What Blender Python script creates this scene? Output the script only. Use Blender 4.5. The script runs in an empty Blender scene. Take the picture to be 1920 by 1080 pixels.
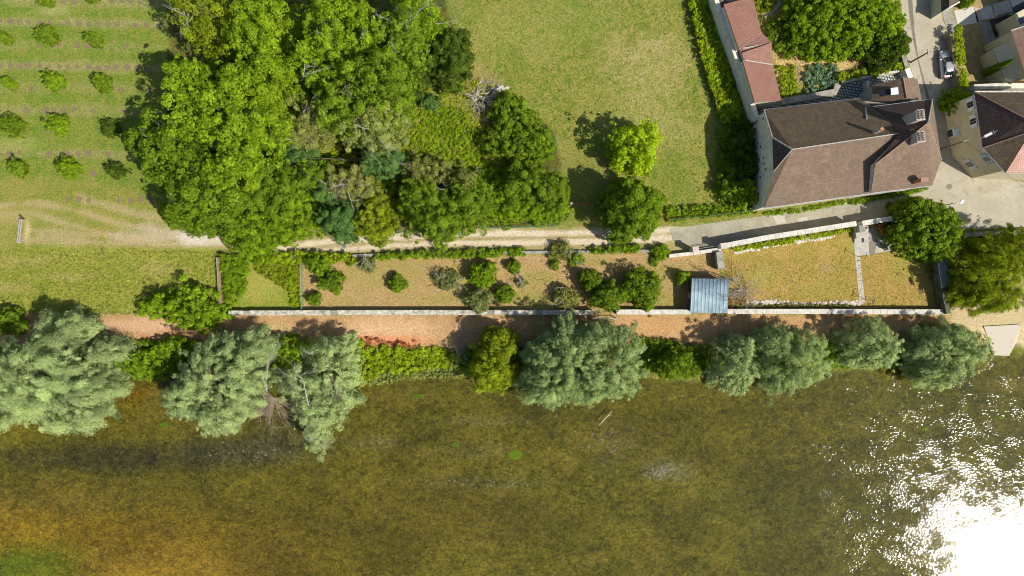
import bpy, bmesh, math, random
import numpy as np
from mathutils import Vector, Matrix
# ------------------------------------------------------------------ camera, world, sun, exposure
SC = bpy.context.scene
C = SC.collection
H = 100.0; F = 1280.0; PXM = F / H
cam = bpy.data.cameras.new('camera'); cam.lens = 24; cam.sensor_width = 36; cam.clip_end = 6000; cam.clip_start = 1
camo = bpy.data.objects.new('camera', cam); camo.location = (0, 0, H); C.objects.link(camo); SC.camera = camo
TZ = 0.875; SAZ = (0.872, -0.490)
SUN = Vector((SAZ[0]*TZ, SAZ[1]*TZ, 1.0)).normalized()
wd = bpy.data.worlds.new('World'); SC.world = wd; wd.use_nodes = True
_n = wd.node_tree.nodes; _bg = _n['Background']
_sk = _n.new('ShaderNodeTexSky'); _sk.sky_type = 'NISHITA'; _sk.sun_disc = False
_sk.sun_elevation = math.asin(SUN.z); _sk.sun_rotation = math.atan2(SUN.x, SUN.y)
wd.node_tree.links.new(_sk.outputs[0], _bg.inputs[0]); _bg.inputs[1].default_value = 0.1
sl = bpy.data.lights.new('sun', 'SUN'); sl.energy = 4.6; sl.angle = math.radians(0.5); sl.color = (1.0, 0.95, 0.86)
so = bpy.data.objects.new('sun', sl); so.rotation_euler = SUN.to_track_quat('Z', 'Y').to_euler(); so.location = (60, -40, 90); C.objects.link(so)
SC.view_settings.view_transform = 'Standard'; SC.view_settings.look = 'None'
SC.view_settings.exposure = 0.40; SC.view_settings.gamma = 1.0
SC.cycles.pixel_filter_type = 'BLACKMAN_HARRIS'; SC.cycles.filter_width = 1.05
RG = np.random.default_rng(7)
# ------------------------------------------------------------------ coordinates
def P(px, py, z=0.0):
    k = (H - z) / F
    return Vector(((px-960)*k, (540-py)*k, z))
_sx = np.array([-900, 0, 130, 230, 330, 480, 600, 655, 700, 760, 870, 905, 960, 1060, 1200, 1290, 1350, 1560, 1600, 1700, 1800, 1850, 1866, 1920, 2800.])
_sy = np.array([700, 730, 725, 705, 712, 735, 735, 724, 718, 709, 704, 712, 722, 722, 706, 714, 712, 698, 694, 690, 686, 680, 668, 664, 660.])
def sm(t): t = np.clip(t, 0, 1); return t*t*(3-2*t)
def hash2(ix, iy, s):
    n = (ix.astype(np.int64)*374761393 + iy.astype(np.int64)*668265263 + s*974634777) & 0xffffffff
    n = ((n ^ (n >> 13)) * 1274126177) & 0xffffffff
    return ((n ^ (n >> 16)) & 0xffff) / 65535.0
def vn(x, y, s=0):
    x = np.asarray(x, float); y = np.asarray(y, float)
    ix = np.floor(x); iy = np.floor(y); fx = sm(x-ix); fy = sm(y-iy)
    a = hash2(ix, iy, s); b = hash2(ix+1, iy, s); c = hash2(ix, iy+1, s); d = hash2(ix+1, iy+1, s)
    return (a*(1-fx)+b*fx)*(1-fy) + (c*(1-fx)+d*fx)*fy
def fbm(x, y, s=0, o=4):
    r = 0; a = .5; t = 0
    for i in range(o): r = r + a*vn(x*2**i, y*2**i, s+i*17); t += a; a *= .55
    return r/t
def hgt(x, y):
    x = np.asarray(x, float); y = np.asarray(y, float)
    U = 960+x*PXM; V = 540-y*PXM
    ys = np.interp(U, _sx, _sy) + (vn(x*.9, y*.3, 5)-.5)*9 + (vn(x*2.7, y*2.7, 6)-.5)*5
    z = -1.5*sm((V-606)/(ys-606)) - .75*sm((V-ys)/45)
    z = np.where(V > ys+30, z - .25*(fbm(x*.25, y*.5, 9)-.5), z)
    z = z + 3.2*sm((V-1900)/300)
    return z + .06*(fbm(x*.35, y*.35, 3)-.5)*sm((620-V)/40)*0
def G(px, py, dz=0.0):
    z = 0.0
    for _ in range(3):
        p = P(px, py, z); z = float(hgt(p.x, p.y))
    p = P(px, py, z + dz); return p
# ------------------------------------------------------------------ object helpers
def link(o, parent=None):
    C.objects.link(o)
    if parent is not None:
        o.parent = parent
        o.matrix_parent_inverse = Matrix.Translation(-Vector(parent.location)) if False else Matrix.Identity(4)
    return o
def tag(o, label, cat, group=None, kind=None):
    if label: o['label'] = label
    if cat: o['category'] = cat
    if group: o['group'] = group
    if kind: o['kind'] = kind
    return o
def thing(name, loc, label, cat, group=None, rz=0.0):
    o = bpy.data.objects.new(name, None); o.empty_display_size = .3
    o.location = loc; o.rotation_euler = (0, 0, rz); C.objects.link(o)
    return tag(o, label, cat, group)
def finish(name, me, mat, parent=None, smooth=False):
    """mesh in world coordinates -> object; a child's mesh is moved into its parent's frame"""
    o = bpy.data.objects.new(name, me)
    if mat is not None:
        for m in (mat if isinstance(mat, (list, tuple)) else [mat]): me.materials.append(m)
    if parent is not None:
        top = parent
        while top.parent is not None: top = top.parent
        M = Matrix.Translation(top.location) @ Matrix.Rotation(top.rotation_euler[2], 4, 'Z'); me.transform(M.inverted())
        o.parent = parent
    if smooth: me.shade_smooth()
    C.objects.link(o)
    return o
def npmesh(name, V, Fq, mat, parent=None, attrs=None, cols=None, local=False, smooth=False):
    me = bpy.data.meshes.new(name)
    V = np.asarray(V, np.float32); Fq = np.asarray(Fq, np.int32)
    k = Fq.shape[1]
    if parent is not None and not local: V = V - np.array(parent.location, np.float32)
    me.vertices.add(len(V)); me.vertices.foreach_set('co', V.ravel())
    me.loops.add(Fq.size); me.loops.foreach_set('vertex_index', Fq.ravel())
    me.polygons.add(len(Fq)); me.polygons.foreach_set('loop_start', np.arange(0, Fq.size, k, dtype=np.int32))
    me.update(calc_edges=True)
    if attrs:
        for a, (dom, dat) in attrs.items():
            at = me.attributes.new(a, 'FLOAT', dom); at.data.foreach_set('value', np.asarray(dat, np.float32))
    if cols:
        for a, (dom, dat) in cols.items():
            at = me.attributes.new(a, 'FLOAT_COLOR', dom)
            d = np.ones((len(dat), 4), np.float32); d[:, :3] = dat; at.data.foreach_set('color', d.ravel())
    if smooth: me.shade_smooth()
    o = bpy.data.objects.new(name, me)
    for m in (mat if isinstance(mat, (list, tuple)) else [mat]): me.materials.append(m)
    if parent is not None: o.parent = parent
    C.objects.link(o)
    return o
class MB:
    """collects pieces into one mesh"""
    def __init__(s): s.v = []; s.f = []
    def poly(s, pts):
        n = len(s.v); s.v += [tuple(p) for p in pts]; s.f.append(tuple(range(n, n+len(pts)))); return s
    def prism(s, pts, z0, z1):
        """pts: xy list; z may be lists"""
        n = len(s.v); m = len(pts)
        a = sum(pts[i][0]*pts[(i+1) % m][1]-pts[(i+1) % m][0]*pts[i][1] for i in range(m))
        if a < 0: pts = pts[::-1]
        s.v += [(p[0], p[1], z0) for p in pts] + [(p[0], p[1], z1) for p in pts]
        s.f.append(tuple(n+i for i in range(m-1, -1, -1))); s.f.append(tuple(n+m+i for i in range(m)))
        for i in range(m): j = (i+1) % m; s.f.append((n+i, n+j, n+m+j, n+m+i))
        return s
    def box(s, c, size, rz=0.0, tilt=None):
        x, y, z = [q/2 for q in size]; R = Matrix.Rotation(rz, 3, 'Z')
        if tilt: R = R @ Matrix.Rotation(tilt[1], 3, tilt[0])
        n = len(s.v); c = Vector(c)
        for sz in (-z, z):
            for sx, sy in ((-x, -y), (x, -y), (x, y), (-x, y)): s.v.append(tuple(c + R @ Vector((sx, sy, sz))))
        for f in ((3, 2, 1, 0), (4, 5, 6, 7), (0, 1, 5, 4), (1, 2, 6, 5), (2, 3, 7, 6), (3, 0, 4, 7)): s.f.append(tuple(n+i for i in f))
        return s
    def tube(s, pts, rad, k=6, cap=True):
        pts = [Vector(p) for p in pts]; n = len(s.v); m = len(pts)
        if not isinstance(rad, (list, tuple)): rad = [rad]*m
        for i, p in enumerate(pts):
            d = (pts[min(i+1, m-1)] - pts[max(i-1, 0)])
            d = d.normalized() if d.length > 1e-9 else Vector((0, 0, 1))
            a = d.cross(Vector((0, 0, 1)) if abs(d.z) < .9 else Vector((1, 0, 0))).normalized(); b = d.cross(a)
            for j in range(k):
                t = 2*math.pi*j/k; s.v.append(tuple(p + (a*math.cos(t) + b*math.sin(t))*rad[i]))
        for i in range(m-1):
            for j in range(k): s.f.append((n+i*k+j, n+(i+1)*k+j, n+(i+1)*k+(j+1) % k, n+i*k+(j+1) % k))
        if cap:
            s.f.append(tuple(n+j for j in range(k))); s.f.append(tuple(n+(m-1)*k+j for j in range(k-1, -1, -1)))
        return s
    def lathe(s, c, prof, k=12):
        n = len(s.v); c = Vector(c)
        for r, z in prof:
            for j in range(k): t = 2*math.pi*j/k; s.v.append((c.x+r*math.cos(t), c.y+r*math.sin(t), c.z+z))
        for i in range(len(prof)-1):
            for j in range(k): s.f.append((n+i*k+j, n+i*k+(j+1) % k, n+(i+1)*k+(j+1) % k, n+(i+1)*k+j))
        s.f.append(tuple(n+(len(prof)-1)*k+j for j in range(k)))
        s.f.append(tuple(n+k-1-j for j in range(k)))
        return s
    def build(s, name, mat, parent=None, bevel=0, smooth=False, uv=False, thick=0):
        me = bpy.data.meshes.new(name); me.from_pydata(s.v, [], s.f); me.update()
        if uv: face_uv(me)
        o = finish(name, me, mat, parent, smooth)
        if thick:
            md = o.modifiers.new('solid', 'SOLIDIFY'); md.thickness = thick; md.offset = -1
        if bevel:
            md = o.modifiers.new('bevel', 'BEVEL'); md.width = bevel; md.segments = 2
        return o
def face_uv(me):
    uvl = me.uv_layers.new(name='UVMap')
    for f in me.polygons:
        n = f.normal; up = Vector((0, 0, 1))
        u = up.cross(n)
        if u.length < .05: u = Vector((1, 0, 0))
        u.normalize(); v = n.cross(u)
        for li in f.loop_indices:
            p = me.vertices[me.loops[li].vertex_index].co; uvl.data[li].uv = (p.dot(u), p.dot(v))
# ------------------------------------------------------------------ materials
def newmat(name):
    m = bpy.data.materials.new(name); m.use_nodes = True
    nt = m.node_tree; b = nt.nodes['Principled BSDF']; b.inputs['Roughness'].default_value = .85
    b.inputs['Specular IOR Level'].default_value = .25
    return m, nt, b
def N(nt, t, **kw):
    n = nt.nodes.new(t)
    for k, v in kw.items():
        if k.startswith('i_'):
            key = k[2:]; key = int(key) if key.isdigit() else key.replace('_', ' ')
            n.inputs[key].default_value = v
        else: setattr(n, k, v)
    return n
def mixc(nt, a, b, f, mode='MIX'):
    n = nt.nodes.new('ShaderNodeMix'); n.data_type = 'RGBA'; n.blend_type = mode
    for s, v in ((0, f), (6, a), (7, b)):
        if hasattr(v, 'is_linked'): nt.links.new(v, n.inputs[s])
        elif s == 0: n.inputs[0].default_value = v
        else: n.inputs[s].default_value = (*v, 1)
    return n.outputs[2]
def ramp(nt, fac, a, b, ca=(0, 0, 0), cb=(1, 1, 1)):
    r = nt.nodes.new('ShaderNodeValToRGB'); e = r.color_ramp.elements
    e[0].position = a; e[1].position = b; e[0].color = (*ca, 1); e[1].color = (*cb, 1)
    nt.links.new(fac, r.inputs[0]); return r.outputs[0]
def noise(nt, vec, scale, detail=4, rough=.6, dist=0.0):
    n = nt.nodes.new('ShaderNodeTexNoise'); n.inputs['Scale'].default_value = scale; n.inputs['Detail'].default_value = detail
    n.inputs['Roughness'].default_value = rough; n.inputs['Distortion'].default_value = dist
    if vec is not None: nt.links.new(vec, n.inputs['Vector'])
    return n.outputs['Fac']
def geo(nt): return nt.nodes.new('ShaderNodeNewGeometry').outputs['Position']
def bump(nt, b, h, s, d):
    n = nt.nodes.new('ShaderNodeBump'); n.inputs['Strength'].default_value = s; n.inputs['Distance'].default_value = d
    nt.links.new(h, n.inputs['Height']); nt.links.new(n.outputs[0], b.inputs['Normal'])
_mats = {}
def plain(name, col, rough=.8, metal=0.0, var=.25, scale=3.0, bmp=.25, spec=.25):
    if name in _mats: return _mats[name]
    m, nt, b = newmat(name); g = geo(nt)
    f = noise(nt, g, scale, 6, .65); f2 = noise(nt, g, scale*7, 3, .6)
    c = mixc(nt, tuple(q*(1-var) for q in col), tuple(min(1, q*(1+var)) for q in col), ramp(nt, f, .3, .7))
    c = mixc(nt, c, tuple(q*(1-var) for q in col), ramp(nt, f2, .5, .8, (0,0,0), (.7,.7,.7)))
    nt.links.new(c, b.inputs['Base Color']); b.inputs['Roughness'].default_value = rough; b.inputs['Metallic'].default_value = metal
    b.inputs['Specular IOR Level'].default_value = spec
    if bmp: bump(nt, b, f2, bmp, .05)
    _mats[name] = m; return m
def tiles(name, ca, cb, row=.34, moss=None, patch=.5, mort=.45):
    m, nt, b = newmat(name)
    uv = nt.nodes.new('ShaderNodeTexCoord').outputs['UV']; g = geo(nt)
    br = N(nt, 'ShaderNodeTexBrick'); nt.links.new(uv, br.inputs['Vector'])
    br.inputs['Scale'].default_value = 1; br.inputs['Brick Width'].default_value = .26; br.inputs['Row Height'].default_value = row
    br.inputs['Mortar Size'].default_value = .03; br.inputs['Mortar Smooth'].default_value = .6; br.inputs['Bias'].default_value = 0
    br.inputs['Color1'].default_value = (*ca, 1); br.inputs['Color2'].default_value = (*cb, 1)
    br.inputs['Mortar'].default_value = (*[q*mort for q in ca], 1)
    big = noise(nt, g, .5, 5, .65)
    c = mixc(nt, br.outputs[0], tuple(q*.55 for q in ca), ramp(nt, big, .45, .75, (0,0,0), (patch,)*3))
    c = mixc(nt, c, tuple(q*.7 for q in ca), ramp(nt, noise(nt, g, 2.2, 5, .75, .8), .5, .68, (0,0,0), (.6,)*3))
    fine = noise(nt, g, 9, 3, .7)
    c = mixc(nt, c, tuple(min(1, q*1.6) for q in cb), ramp(nt, fine, .62, .78, (0,0,0), (.5,)*3))
    if moss:
        mo = noise(nt, g, 1.6, 6, .8)
        c = mixc(nt, c, tuple(q*1.35 for q in cb), ramp(nt, noise(nt, g, 1.0, 6, .75, 1.0), .5, .68, (0,0,0), (.5,)*3))
        c = mixc(nt, c, moss, ramp(nt, mo, .52, .62, (0,0,0), (.75,)*3))
    nt.links.new(c, b.inputs['Base Color']); b.inputs['Roughness'].default_value = .9
    bump(nt, b, br.outputs[1], -.6, .04)
    return m
def groundmat(name, amt=1.0, bst=.6, fine=4.5, clumps=False):
    m, nt, b = newmat(name); g = geo(nt)
    a = N(nt, 'ShaderNodeAttribute', attribute_name='col').outputs['Color']
    a2 = N(nt, 'ShaderNodeAttribute', attribute_name='col2').outputs['Color']
    n1 = noise(nt, g, .8, 5, .7, .3); n2 = noise(nt, g, 1.7, 5, .75, .8); n3 = noise(nt, g, fine, 4, .8)
    c = mixc(nt, a, a2, ramp(nt, n2, .44, .57))
    c = mixc(nt, c, a2, ramp(nt, n1, .5, .6, (0,0,0), (.6,)*3))
    c = mixc(nt, c, a, ramp(nt, n1, .36, .46, (.6,)*3, (0,)*3))
    n4 = noise(nt, g, .17, 5, .7, .8); c = mixc(nt, c, a2, ramp(nt, n4, .50, .60, (0,0,0), (.55,)*3)); c = mixc(nt, c, a, ramp(nt, n4, .38, .48, (.5,)*3, (0,)*3))
    if clumps:
        mp = N(nt, 'ShaderNodeMapping'); mp.inputs['Scale'].default_value = (.75, 1.2, 1); mp.inputs['Rotation'].default_value = (0, 0, -.3); nt.links.new(g, mp.inputs[0])
        k1 = noise(nt, mp.outputs[0], 1.15, 5, .7, .5); k2 = noise(nt, g, 1.9, 4, .75, .9); k0 = noise(nt, mp.outputs[0], .11, 4, .65, .6)
        c = mixc(nt, c, ramp(nt, k0, .36, .62, (.78, .80, .82), (1.2, 1.2, 1.1)), 1.0, 'MULTIPLY')
        c = mixc(nt, c, ramp(nt, k1, .47, .60, (1.06,)*3, (.68, .69, .70)), 1.0, 'MULTIPLY')
        c = mixc(nt, c, ramp(nt, k2, .42, .64, (.76,)*3, (1.3, 1.27, 1.2)), 1.0, 'MULTIPLY')
    dk = ramp(nt, n3, .34, .66, (.58,)*3, (1.5,)*3)
    c = mixc(nt, c, dk, amt, 'MULTIPLY')
    nt.links.new(c, b.inputs['Base Color']); b.inputs['Roughness'].default_value = .95; b.inputs['Specular IOR Level'].default_value = .1
    bump(nt, b, n3, bst, .12)
    return m
def asphalt(name, col, patchc):
    m, nt, b = newmat(name); g = geo(nt)
    n1 = noise(nt, g, .35, 6, .7, .4); n2 = noise(nt, g, 14, 3, .7); n3 = noise(nt, g, 1.3, 5, .6, 1.2)
    c = mixc(nt, col, patchc, ramp(nt, n1, .42, .62))
    c = mixc(nt, c, tuple(q*.7 for q in col), ramp(nt, n3, .56, .7, (0,0,0), (.7,)*3))
    c = mixc(nt, c, ramp(nt, n2, .3, .7, (.8,)*3, (1.15,)*3), 1.0, 'MULTIPLY')
    vo = N(nt, 'ShaderNodeTexVoronoi', feature='DISTANCE_TO_EDGE'); vo.inputs['Scale'].default_value = .22
    sc = N(nt, 'ShaderNodeVectorMath', operation='ADD'); nt.links.new(g, sc.inputs[0])
    wn = N(nt, 'ShaderNodeTexNoise'); wn.inputs['Scale'].default_value = .8; nt.links.new(g, wn.inputs['Vector']); nt.links.new(wn.outputs['Color'], sc.inputs[1])
    nt.links.new(sc.outputs[0], vo.inputs['Vector'])
    c = mixc(nt, tuple(q*.6 for q in col), c, ramp(nt, vo.outputs['Distance'], .0, .012, (.55,)*3, (1,)*3))
    nt.links.new(c, b.inputs['Base Color']); b.inputs['Roughness'].default_value = .9
    return m
def leafmat(name, col, tr=.42, spread=.45, gloss=.0):
    """leaf colour varies leaf by leaf and clump by clump through the face attribute 'tint'"""
    m = bpy.data.materials.new(name); m.use_nodes = True; nt = m.node_tree; nt.nodes.clear()
    out = N(nt, 'ShaderNodeOutputMaterial'); df = N(nt, 'ShaderNodeBsdfDiffuse'); tl = N(nt, 'ShaderNodeBsdfTranslucent'); mx = N(nt, 'ShaderNodeMixShader')
    t = N(nt, 'ShaderNodeAttribute', attribute_name='tint').outputs['Fac']
    lo = tuple(q*(1-spread) for q in col); hi = (col[0]*(1+spread*1.25), col[1]*(1+spread), col[2]*(1+spread*.8))
    c = ramp(nt, t, 0, 1, lo, hi)
    nt.links.new(c, df.inputs[0])
    tc = mixc(nt, c, (1.5, 1.35, .5), 1.0, 'MULTIPLY'); nt.links.new(tc, tl.inputs[0])
    mx.inputs[0].default_value = tr; nt.links.new(df.outputs[0], mx.inputs[1]); nt.links.new(tl.outputs[0], mx.inputs[2])
    nt.links.new(mx.outputs[0], out.inputs[0])
    return m
LC = dict(maple=(.145,.24,.017), dark=(.085,.14,.018), lime=(.21,.325,.018), pale=(.27,.33,.09), teal=(.11,.215,.055),
          willow=(.30,.40,.175), wgreen=(.25,.35,.14), olive=(.245,.28,.075), yellow=(.22,.29,.018), mid=(.16,.255,.02), hedge=(.28,.39,.018),
          bright=(.195,.315,.017), grey=(.21,.255,.09), cabbage=(.16,.28,.17), neon=(.31,.45,.018), rust=(.32,.13,.06), straw=(.38,.28,.10), orange=(.48,.24,.07))
LM = {k: leafmat('leaf_'+k, v, .28 if k in ('willow', 'wgreen') else .42, .58 if k in ('willow', 'wgreen') else .48) for k, v in LC.items()}
bark = plain('bark', (.11,.085,.06), .9, 0, .4, 6, .6)
deadwood = plain('dead_wood', (.40,.36,.30), .85, 0, .3, 6, .3)
# ------------------------------------------------------------------ foliage
def unit(v): return v/np.maximum(np.linalg.norm(v, axis=-1, keepdims=True), 1e-9)
def leafcards(Cn, Nn, L, W, tint, T=None, rng=None):
    n = len(Cn); r = rng.normal(size=(n, 3)) if T is None else T
    t = unit(r - Nn*np.sum(r*Nn, 1, keepdims=True)); b = np.cross(Nn, t)
    L = L[:, None]; W = W[:, None]
    bend = Nn*L*.18
    V = np.stack([Cn-t*L, Cn+b*W-bend*.3+t*L*.1, Cn+t*L-bend, Cn-b*W-bend*.3+t*L*.1], 1).reshape(-1, 3)
    return V
def crown(name, ells, kind, parent, seed, rc=.9, leaf=.17, dens=1.0, style='round', rough=.22, fill=True):
    """ells: (px, py, rx_px, ry_px, ztop, height, rot_deg) domes as the photograph shows them; clumps ride on the domes, leaves on the clumps"""
    rng = np.random.default_rng(seed); VV = []; TT = []; leaf = leaf*.82; WR = 1.0 if style == 'willow' else .7; rc = rc*rng.uniform(.85, 1.15)
    for e in ells:
        px, py, rx, ry, zt, hh = e[:6]; rot = math.radians(e[6]) if len(e) > 6 else 0
        zm = zt - hh*.45; c = np.array(P(px, py, zm)); c[2] = zt-hh
        k = (H-zm)/F; rx = rx*k; ry = ry*k
        for layer, (ls, lr, ld) in enumerate(((1.0, 1.0, 1.0), (.72, 1.25, .55)) if fill else ((1.0, 1.0, 1.0),)):
            rc0 = rc
            area = 2*math.pi*rx*ry*ls*ls*(.5+.7*hh/(max(rx, ry)))
            nc = max(5, int(area/((rc*lr)**2*1.5)))
            i = np.arange(nc)+.5; zz = 1-i/nc*1.32; ph = i*2.39996+rng.random()*6
            d = np.stack([np.sqrt(np.clip(1-zz*zz, 0, 1))*np.cos(ph), np.sqrt(np.clip(1-zz*zz, 0, 1))*np.sin(ph), zz], 1)
            d = unit(d + rng.normal(size=d.shape)*.09)
            ang = np.arctan2(d[:, 1], d[:, 0])
            o = rng.random(4)*6
            lob = 1 + rough*(.5*np.sin(3*ang+o[0]) + .4*np.sin(5*ang+o[1]) + .35*np.sin(8*ang+o[2]+d[:, 2]*4)) + rng.normal(size=nc)*rough*.62
            R = rc*lr*rng.uniform(.4, 1.35, nc)
            s = np.array([max(rx-rc*WR, rx*.35), max(ry-rc*WR, ry*.35), hh-rc*.5])*ls
            q = d*s*lob[:, None]
            cr, sr = math.cos(rot), math.sin(rot)
            q = np.stack([q[:, 0]*cr-q[:, 1]*sr, q[:, 0]*sr+q[:, 1]*cr, q[:, 2]], 1)
            dn = unit(q*[1, 1, 1.2])
            if layer == 0:
                m_ = rng.random(nc) < .30; sc_ = np.where(m_, rng.uniform(1.03, 1.17, nc), 1.0)[:, None]; q = q*sc_; R = np.where(m_, R*.42, R)
            cc = c+q
            ctint = rng.normal(size=nc)*.17 + rng.normal()*.03
            nl = np.maximum(6, (rng.uniform(.45, 1.25, nc)*4*math.pi*R*R*.62*dens*ld/(leaf*leaf*1.1)*.55).astype(int))
            idx = np.repeat(np.arange(nc), nl); n = len(idx)
            e1 = unit(rng.normal(size=(n, 3)) + dn[idx]*.75 + [0, 0, .25])
            rr = (R[idx]*rng.uniform(.55, 1.1, n)**.6)[:, None]
            sc = np.array([1, 1, .8])
            if style == 'willow':
                out = unit(q[idx]*[1, 1, 0]+rng.normal(size=(n, 3))*.3)
                al = rng.random(n)[:, None]**1.3
                pos = cc[idx] + e1*rr*[.62, .62, .5] + out*al*R[idx][:, None]*.9 - np.array([0, 0, 1])*al*R[idx][:, None]*.7
                T = unit(out*.8 + [0, 0, -.5] + rng.normal(size=(n, 3))*.6)
                Nn = unit(e1*.8 + out*.15 + [0, 0, .35] + rng.normal(size=(n, 3))*.5)
                L = leaf*rng.uniform(.8, 1.6, n); W = leaf*rng.uniform(.35, .6, n)
            else:
                pos = cc[idx] + e1*rr*sc; T = None
                Nn = unit(e1 + rng.normal(size=(n, 3))*.42 + [0, 0, .25])
                L = leaf*rng.uniform(.6, 1.6, n); W = L*rng.uniform(.5, .8, n)
            ti = np.clip(.5 + ctint[idx] + rng.normal(size=n)*.22, 0, 1)
            VV.append(leafcards(pos, Nn, L, W, ti, T, rng)); TT.append(ti)
    V = np.concatenate(VV); t = np.concatenate(TT)
    return npmesh(name, V, np.arange(len(V)).reshape(-1, 4), LM[kind], parent, {'tint': ('FACE', t)})
def inpoly(px, py, poly):
    r = np.zeros(len(px), bool); n = len(poly)
    for i in range(n):
        x1, y1 = poly[i]; x2, y2 = poly[(i+1) % n]
        if y1 == y2: continue
        c = ((y1 > py) != (y2 > py)) & (px < (x2-x1)*(py-y1)/(y2-y1)+x1); r ^= c
    return r
def samp(poly, n, rng):
    a = np.array(poly); out = []; t = 0
    while t < n:
        q = rng.uniform(a.min(0), a.max(0), (n*3+50, 2)); q = q[inpoly(q[:, 0], q[:, 1], poly)]; out.append(q); t += len(q)
    return np.concatenate(out)[:n]
def mass(name, poly, kind, parent, seed, h0=.2, h1=1.0, rc=.5, leaf=.13, dens=1.0, tall=None, cover=1.6):
    """low foliage over an outline: clumps on the ground or on a hedge body"""
    rng = np.random.default_rng(seed); a = np.array(poly, float); k = H/F
    ar = abs(np.sum(a[:, 0]*np.roll(a[:, 1], -1)-a[:, 1]*np.roll(a[:, 0], -1)))/2*k*k
    nc = max(4, int(ar*cover/(rc*rc*1.4))); q = samp(poly, nc, rng)
    zt = rng.uniform(h0, h1, nc); x = (q[:, 0]-960)*k; y = (540-q[:, 1])*k; g = hgt(x, y)
    z = g+zt; kk = (H-z)/F; cc = np.stack([(q[:, 0]-960)*kk, (540-q[:, 1])*kk, z], 1)
    R = rc*rng.uniform(.6, 1.35, nc); ct = rng.normal(size=nc)*.16 + (fbm(x*.3, y*.3, seed % 97)-.5)*.5
    nl = np.maximum(5, (4*math.pi*R*R*.6*dens/(leaf*leaf*2)).astype(int)); idx = np.repeat(np.arange(nc), nl); n = len(idx)
    e1 = unit(rng.normal(size=(n, 3))+[0, 0, .5]); pos = cc[idx]+e1*(R[idx]*rng.uniform(.3, 1.1, n))[:, None]*[1, 1, .8]
    Nn = unit(e1+rng.normal(size=(n, 3))*.5+[0, 0, .4]); L = leaf*rng.uniform(.6, 1.4, n); W = L*rng.uniform(.45, .8, n)
    ti = np.clip(.5+ct[idx]+rng.normal(size=n)*.17, 0, 1)
    V = leafcards(pos, Nn, L, W, ti, None, rng)
    return npmesh(name, V, np.arange(len(V)).reshape(-1, 4), LM[kind], parent, {'tint': ('FACE', ti)})
def limbs(base, tops, r0, rng, mb, z1):
    base = Vector(base); m = base.lerp(Vector(z1), .45); m.x += rng.normal()*.1; m.y += rng.normal()*.1
    fk = base.lerp(Vector(z1), .55)
    mb.tube([base, m, fk], [r0*1.25, r0*.85, r0*.7], 8)
    for t in tops:
        t = Vector(t); a = fk.lerp(t, .5) + Vector((rng.normal()*.3, rng.normal()*.3, rng.normal()*.2 + .3))
        mb.tube([fk, a, t], [r0*.5, r0*.3, r0*.08], 6)
def twig(mb, p, d, L, r, depth, rng, sp=.6, k=4, droop=0.0):
    p = Vector(p); d = Vector(d).normalized(); pts = [p]; q = p.copy(); dd = d.copy(); n = 4
    for i in range(n):
        dd = (dd + Vector(rng.normal(size=3))*.16 + Vector((0, 0, -droop))).normalized(); q = q + dd*L/n; pts.append(q.copy())
    mb.tube(pts, [r*(1-.75*i/n) for i in range(n+1)], k, False)
    if depth > 0:
        for i in range(rng.integers(3, 6)):
            j = rng.integers(1, n+1); nd = (dd + Vector(rng.normal(size=3))*sp).normalized()
            twig(mb, pts[j], nd, L*rng.uniform(.4, .7), r*(.55-.1*(j/n)), depth-1, rng, sp, 3 if depth < 2 else k, droop)
def tree(label, ells, kind, cat='tree', name='broadleaf_tree', rc=.9, leaf=.17, dens=1.0, style='round', group=None, rough=.22, dead=0, tr=.22, seed=None, base=None, limbn=5):
    seed = seed if seed is not None else int(abs(ells[0][0]*7+ells[0][1]*13+ells[0][4]*3))
    rng = np.random.default_rng(seed+1)
    e = ells[0]
    bx = base if base else (sum(q[0]*q[2] for q in ells)/sum(q[2] for q in ells), sum(q[1]*q[2] for q in ells)/sum(q[2] for q in ells))
    zc = max(q[4] for q in ells)*.55; c = P(bx[0], bx[1], zc); gz = float(hgt(c.x, c.y))
    root = thing(name, (c.x, c.y, gz), label, cat, group)
    crown('crown', ells, kind, root, seed, rc, leaf, dens, style, rough)
    mb = MB(); tops = []
    for q in ells:
        m = max(2, limbn//len(ells))
        for _ in range(m):
            a = rng.random()*6.28; f = rng.uniform(.35, .7); k = (H-q[4])/F
            p = P(q[0], q[1], q[4]-q[5]*.45); tops.append((p.x+math.cos(a)*q[2]*k*f, p.y+math.sin(a)*q[3]*k*f, q[4]-q[5]*rng.uniform(.25, .6)))
    limbs((c.x, c.y, gz-.2), tops, tr, rng, mb, (c.x, c.y, e[4]-e[5]*.4))
    mb.build('trunk', bark, root)
    if dead:
        for _ in range(dead):
            mb = MB(); q = ells[rng.integers(len(ells))]; p = P(q[0]+rng.uniform(-.6, .6)*q[2], q[1]+rng.uniform(-.6, .6)*q[3], q[4]-q[5]*.3)
            p.z = q[4]-q[5]*.22
            twig(mb, p, (rng.normal()*.7, rng.normal()*.7, .55), min(2.8, q[2]*.04+1.0), .045, 2, rng)
            mb.build('dead_branch', deadwood, root)
    return root
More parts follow.
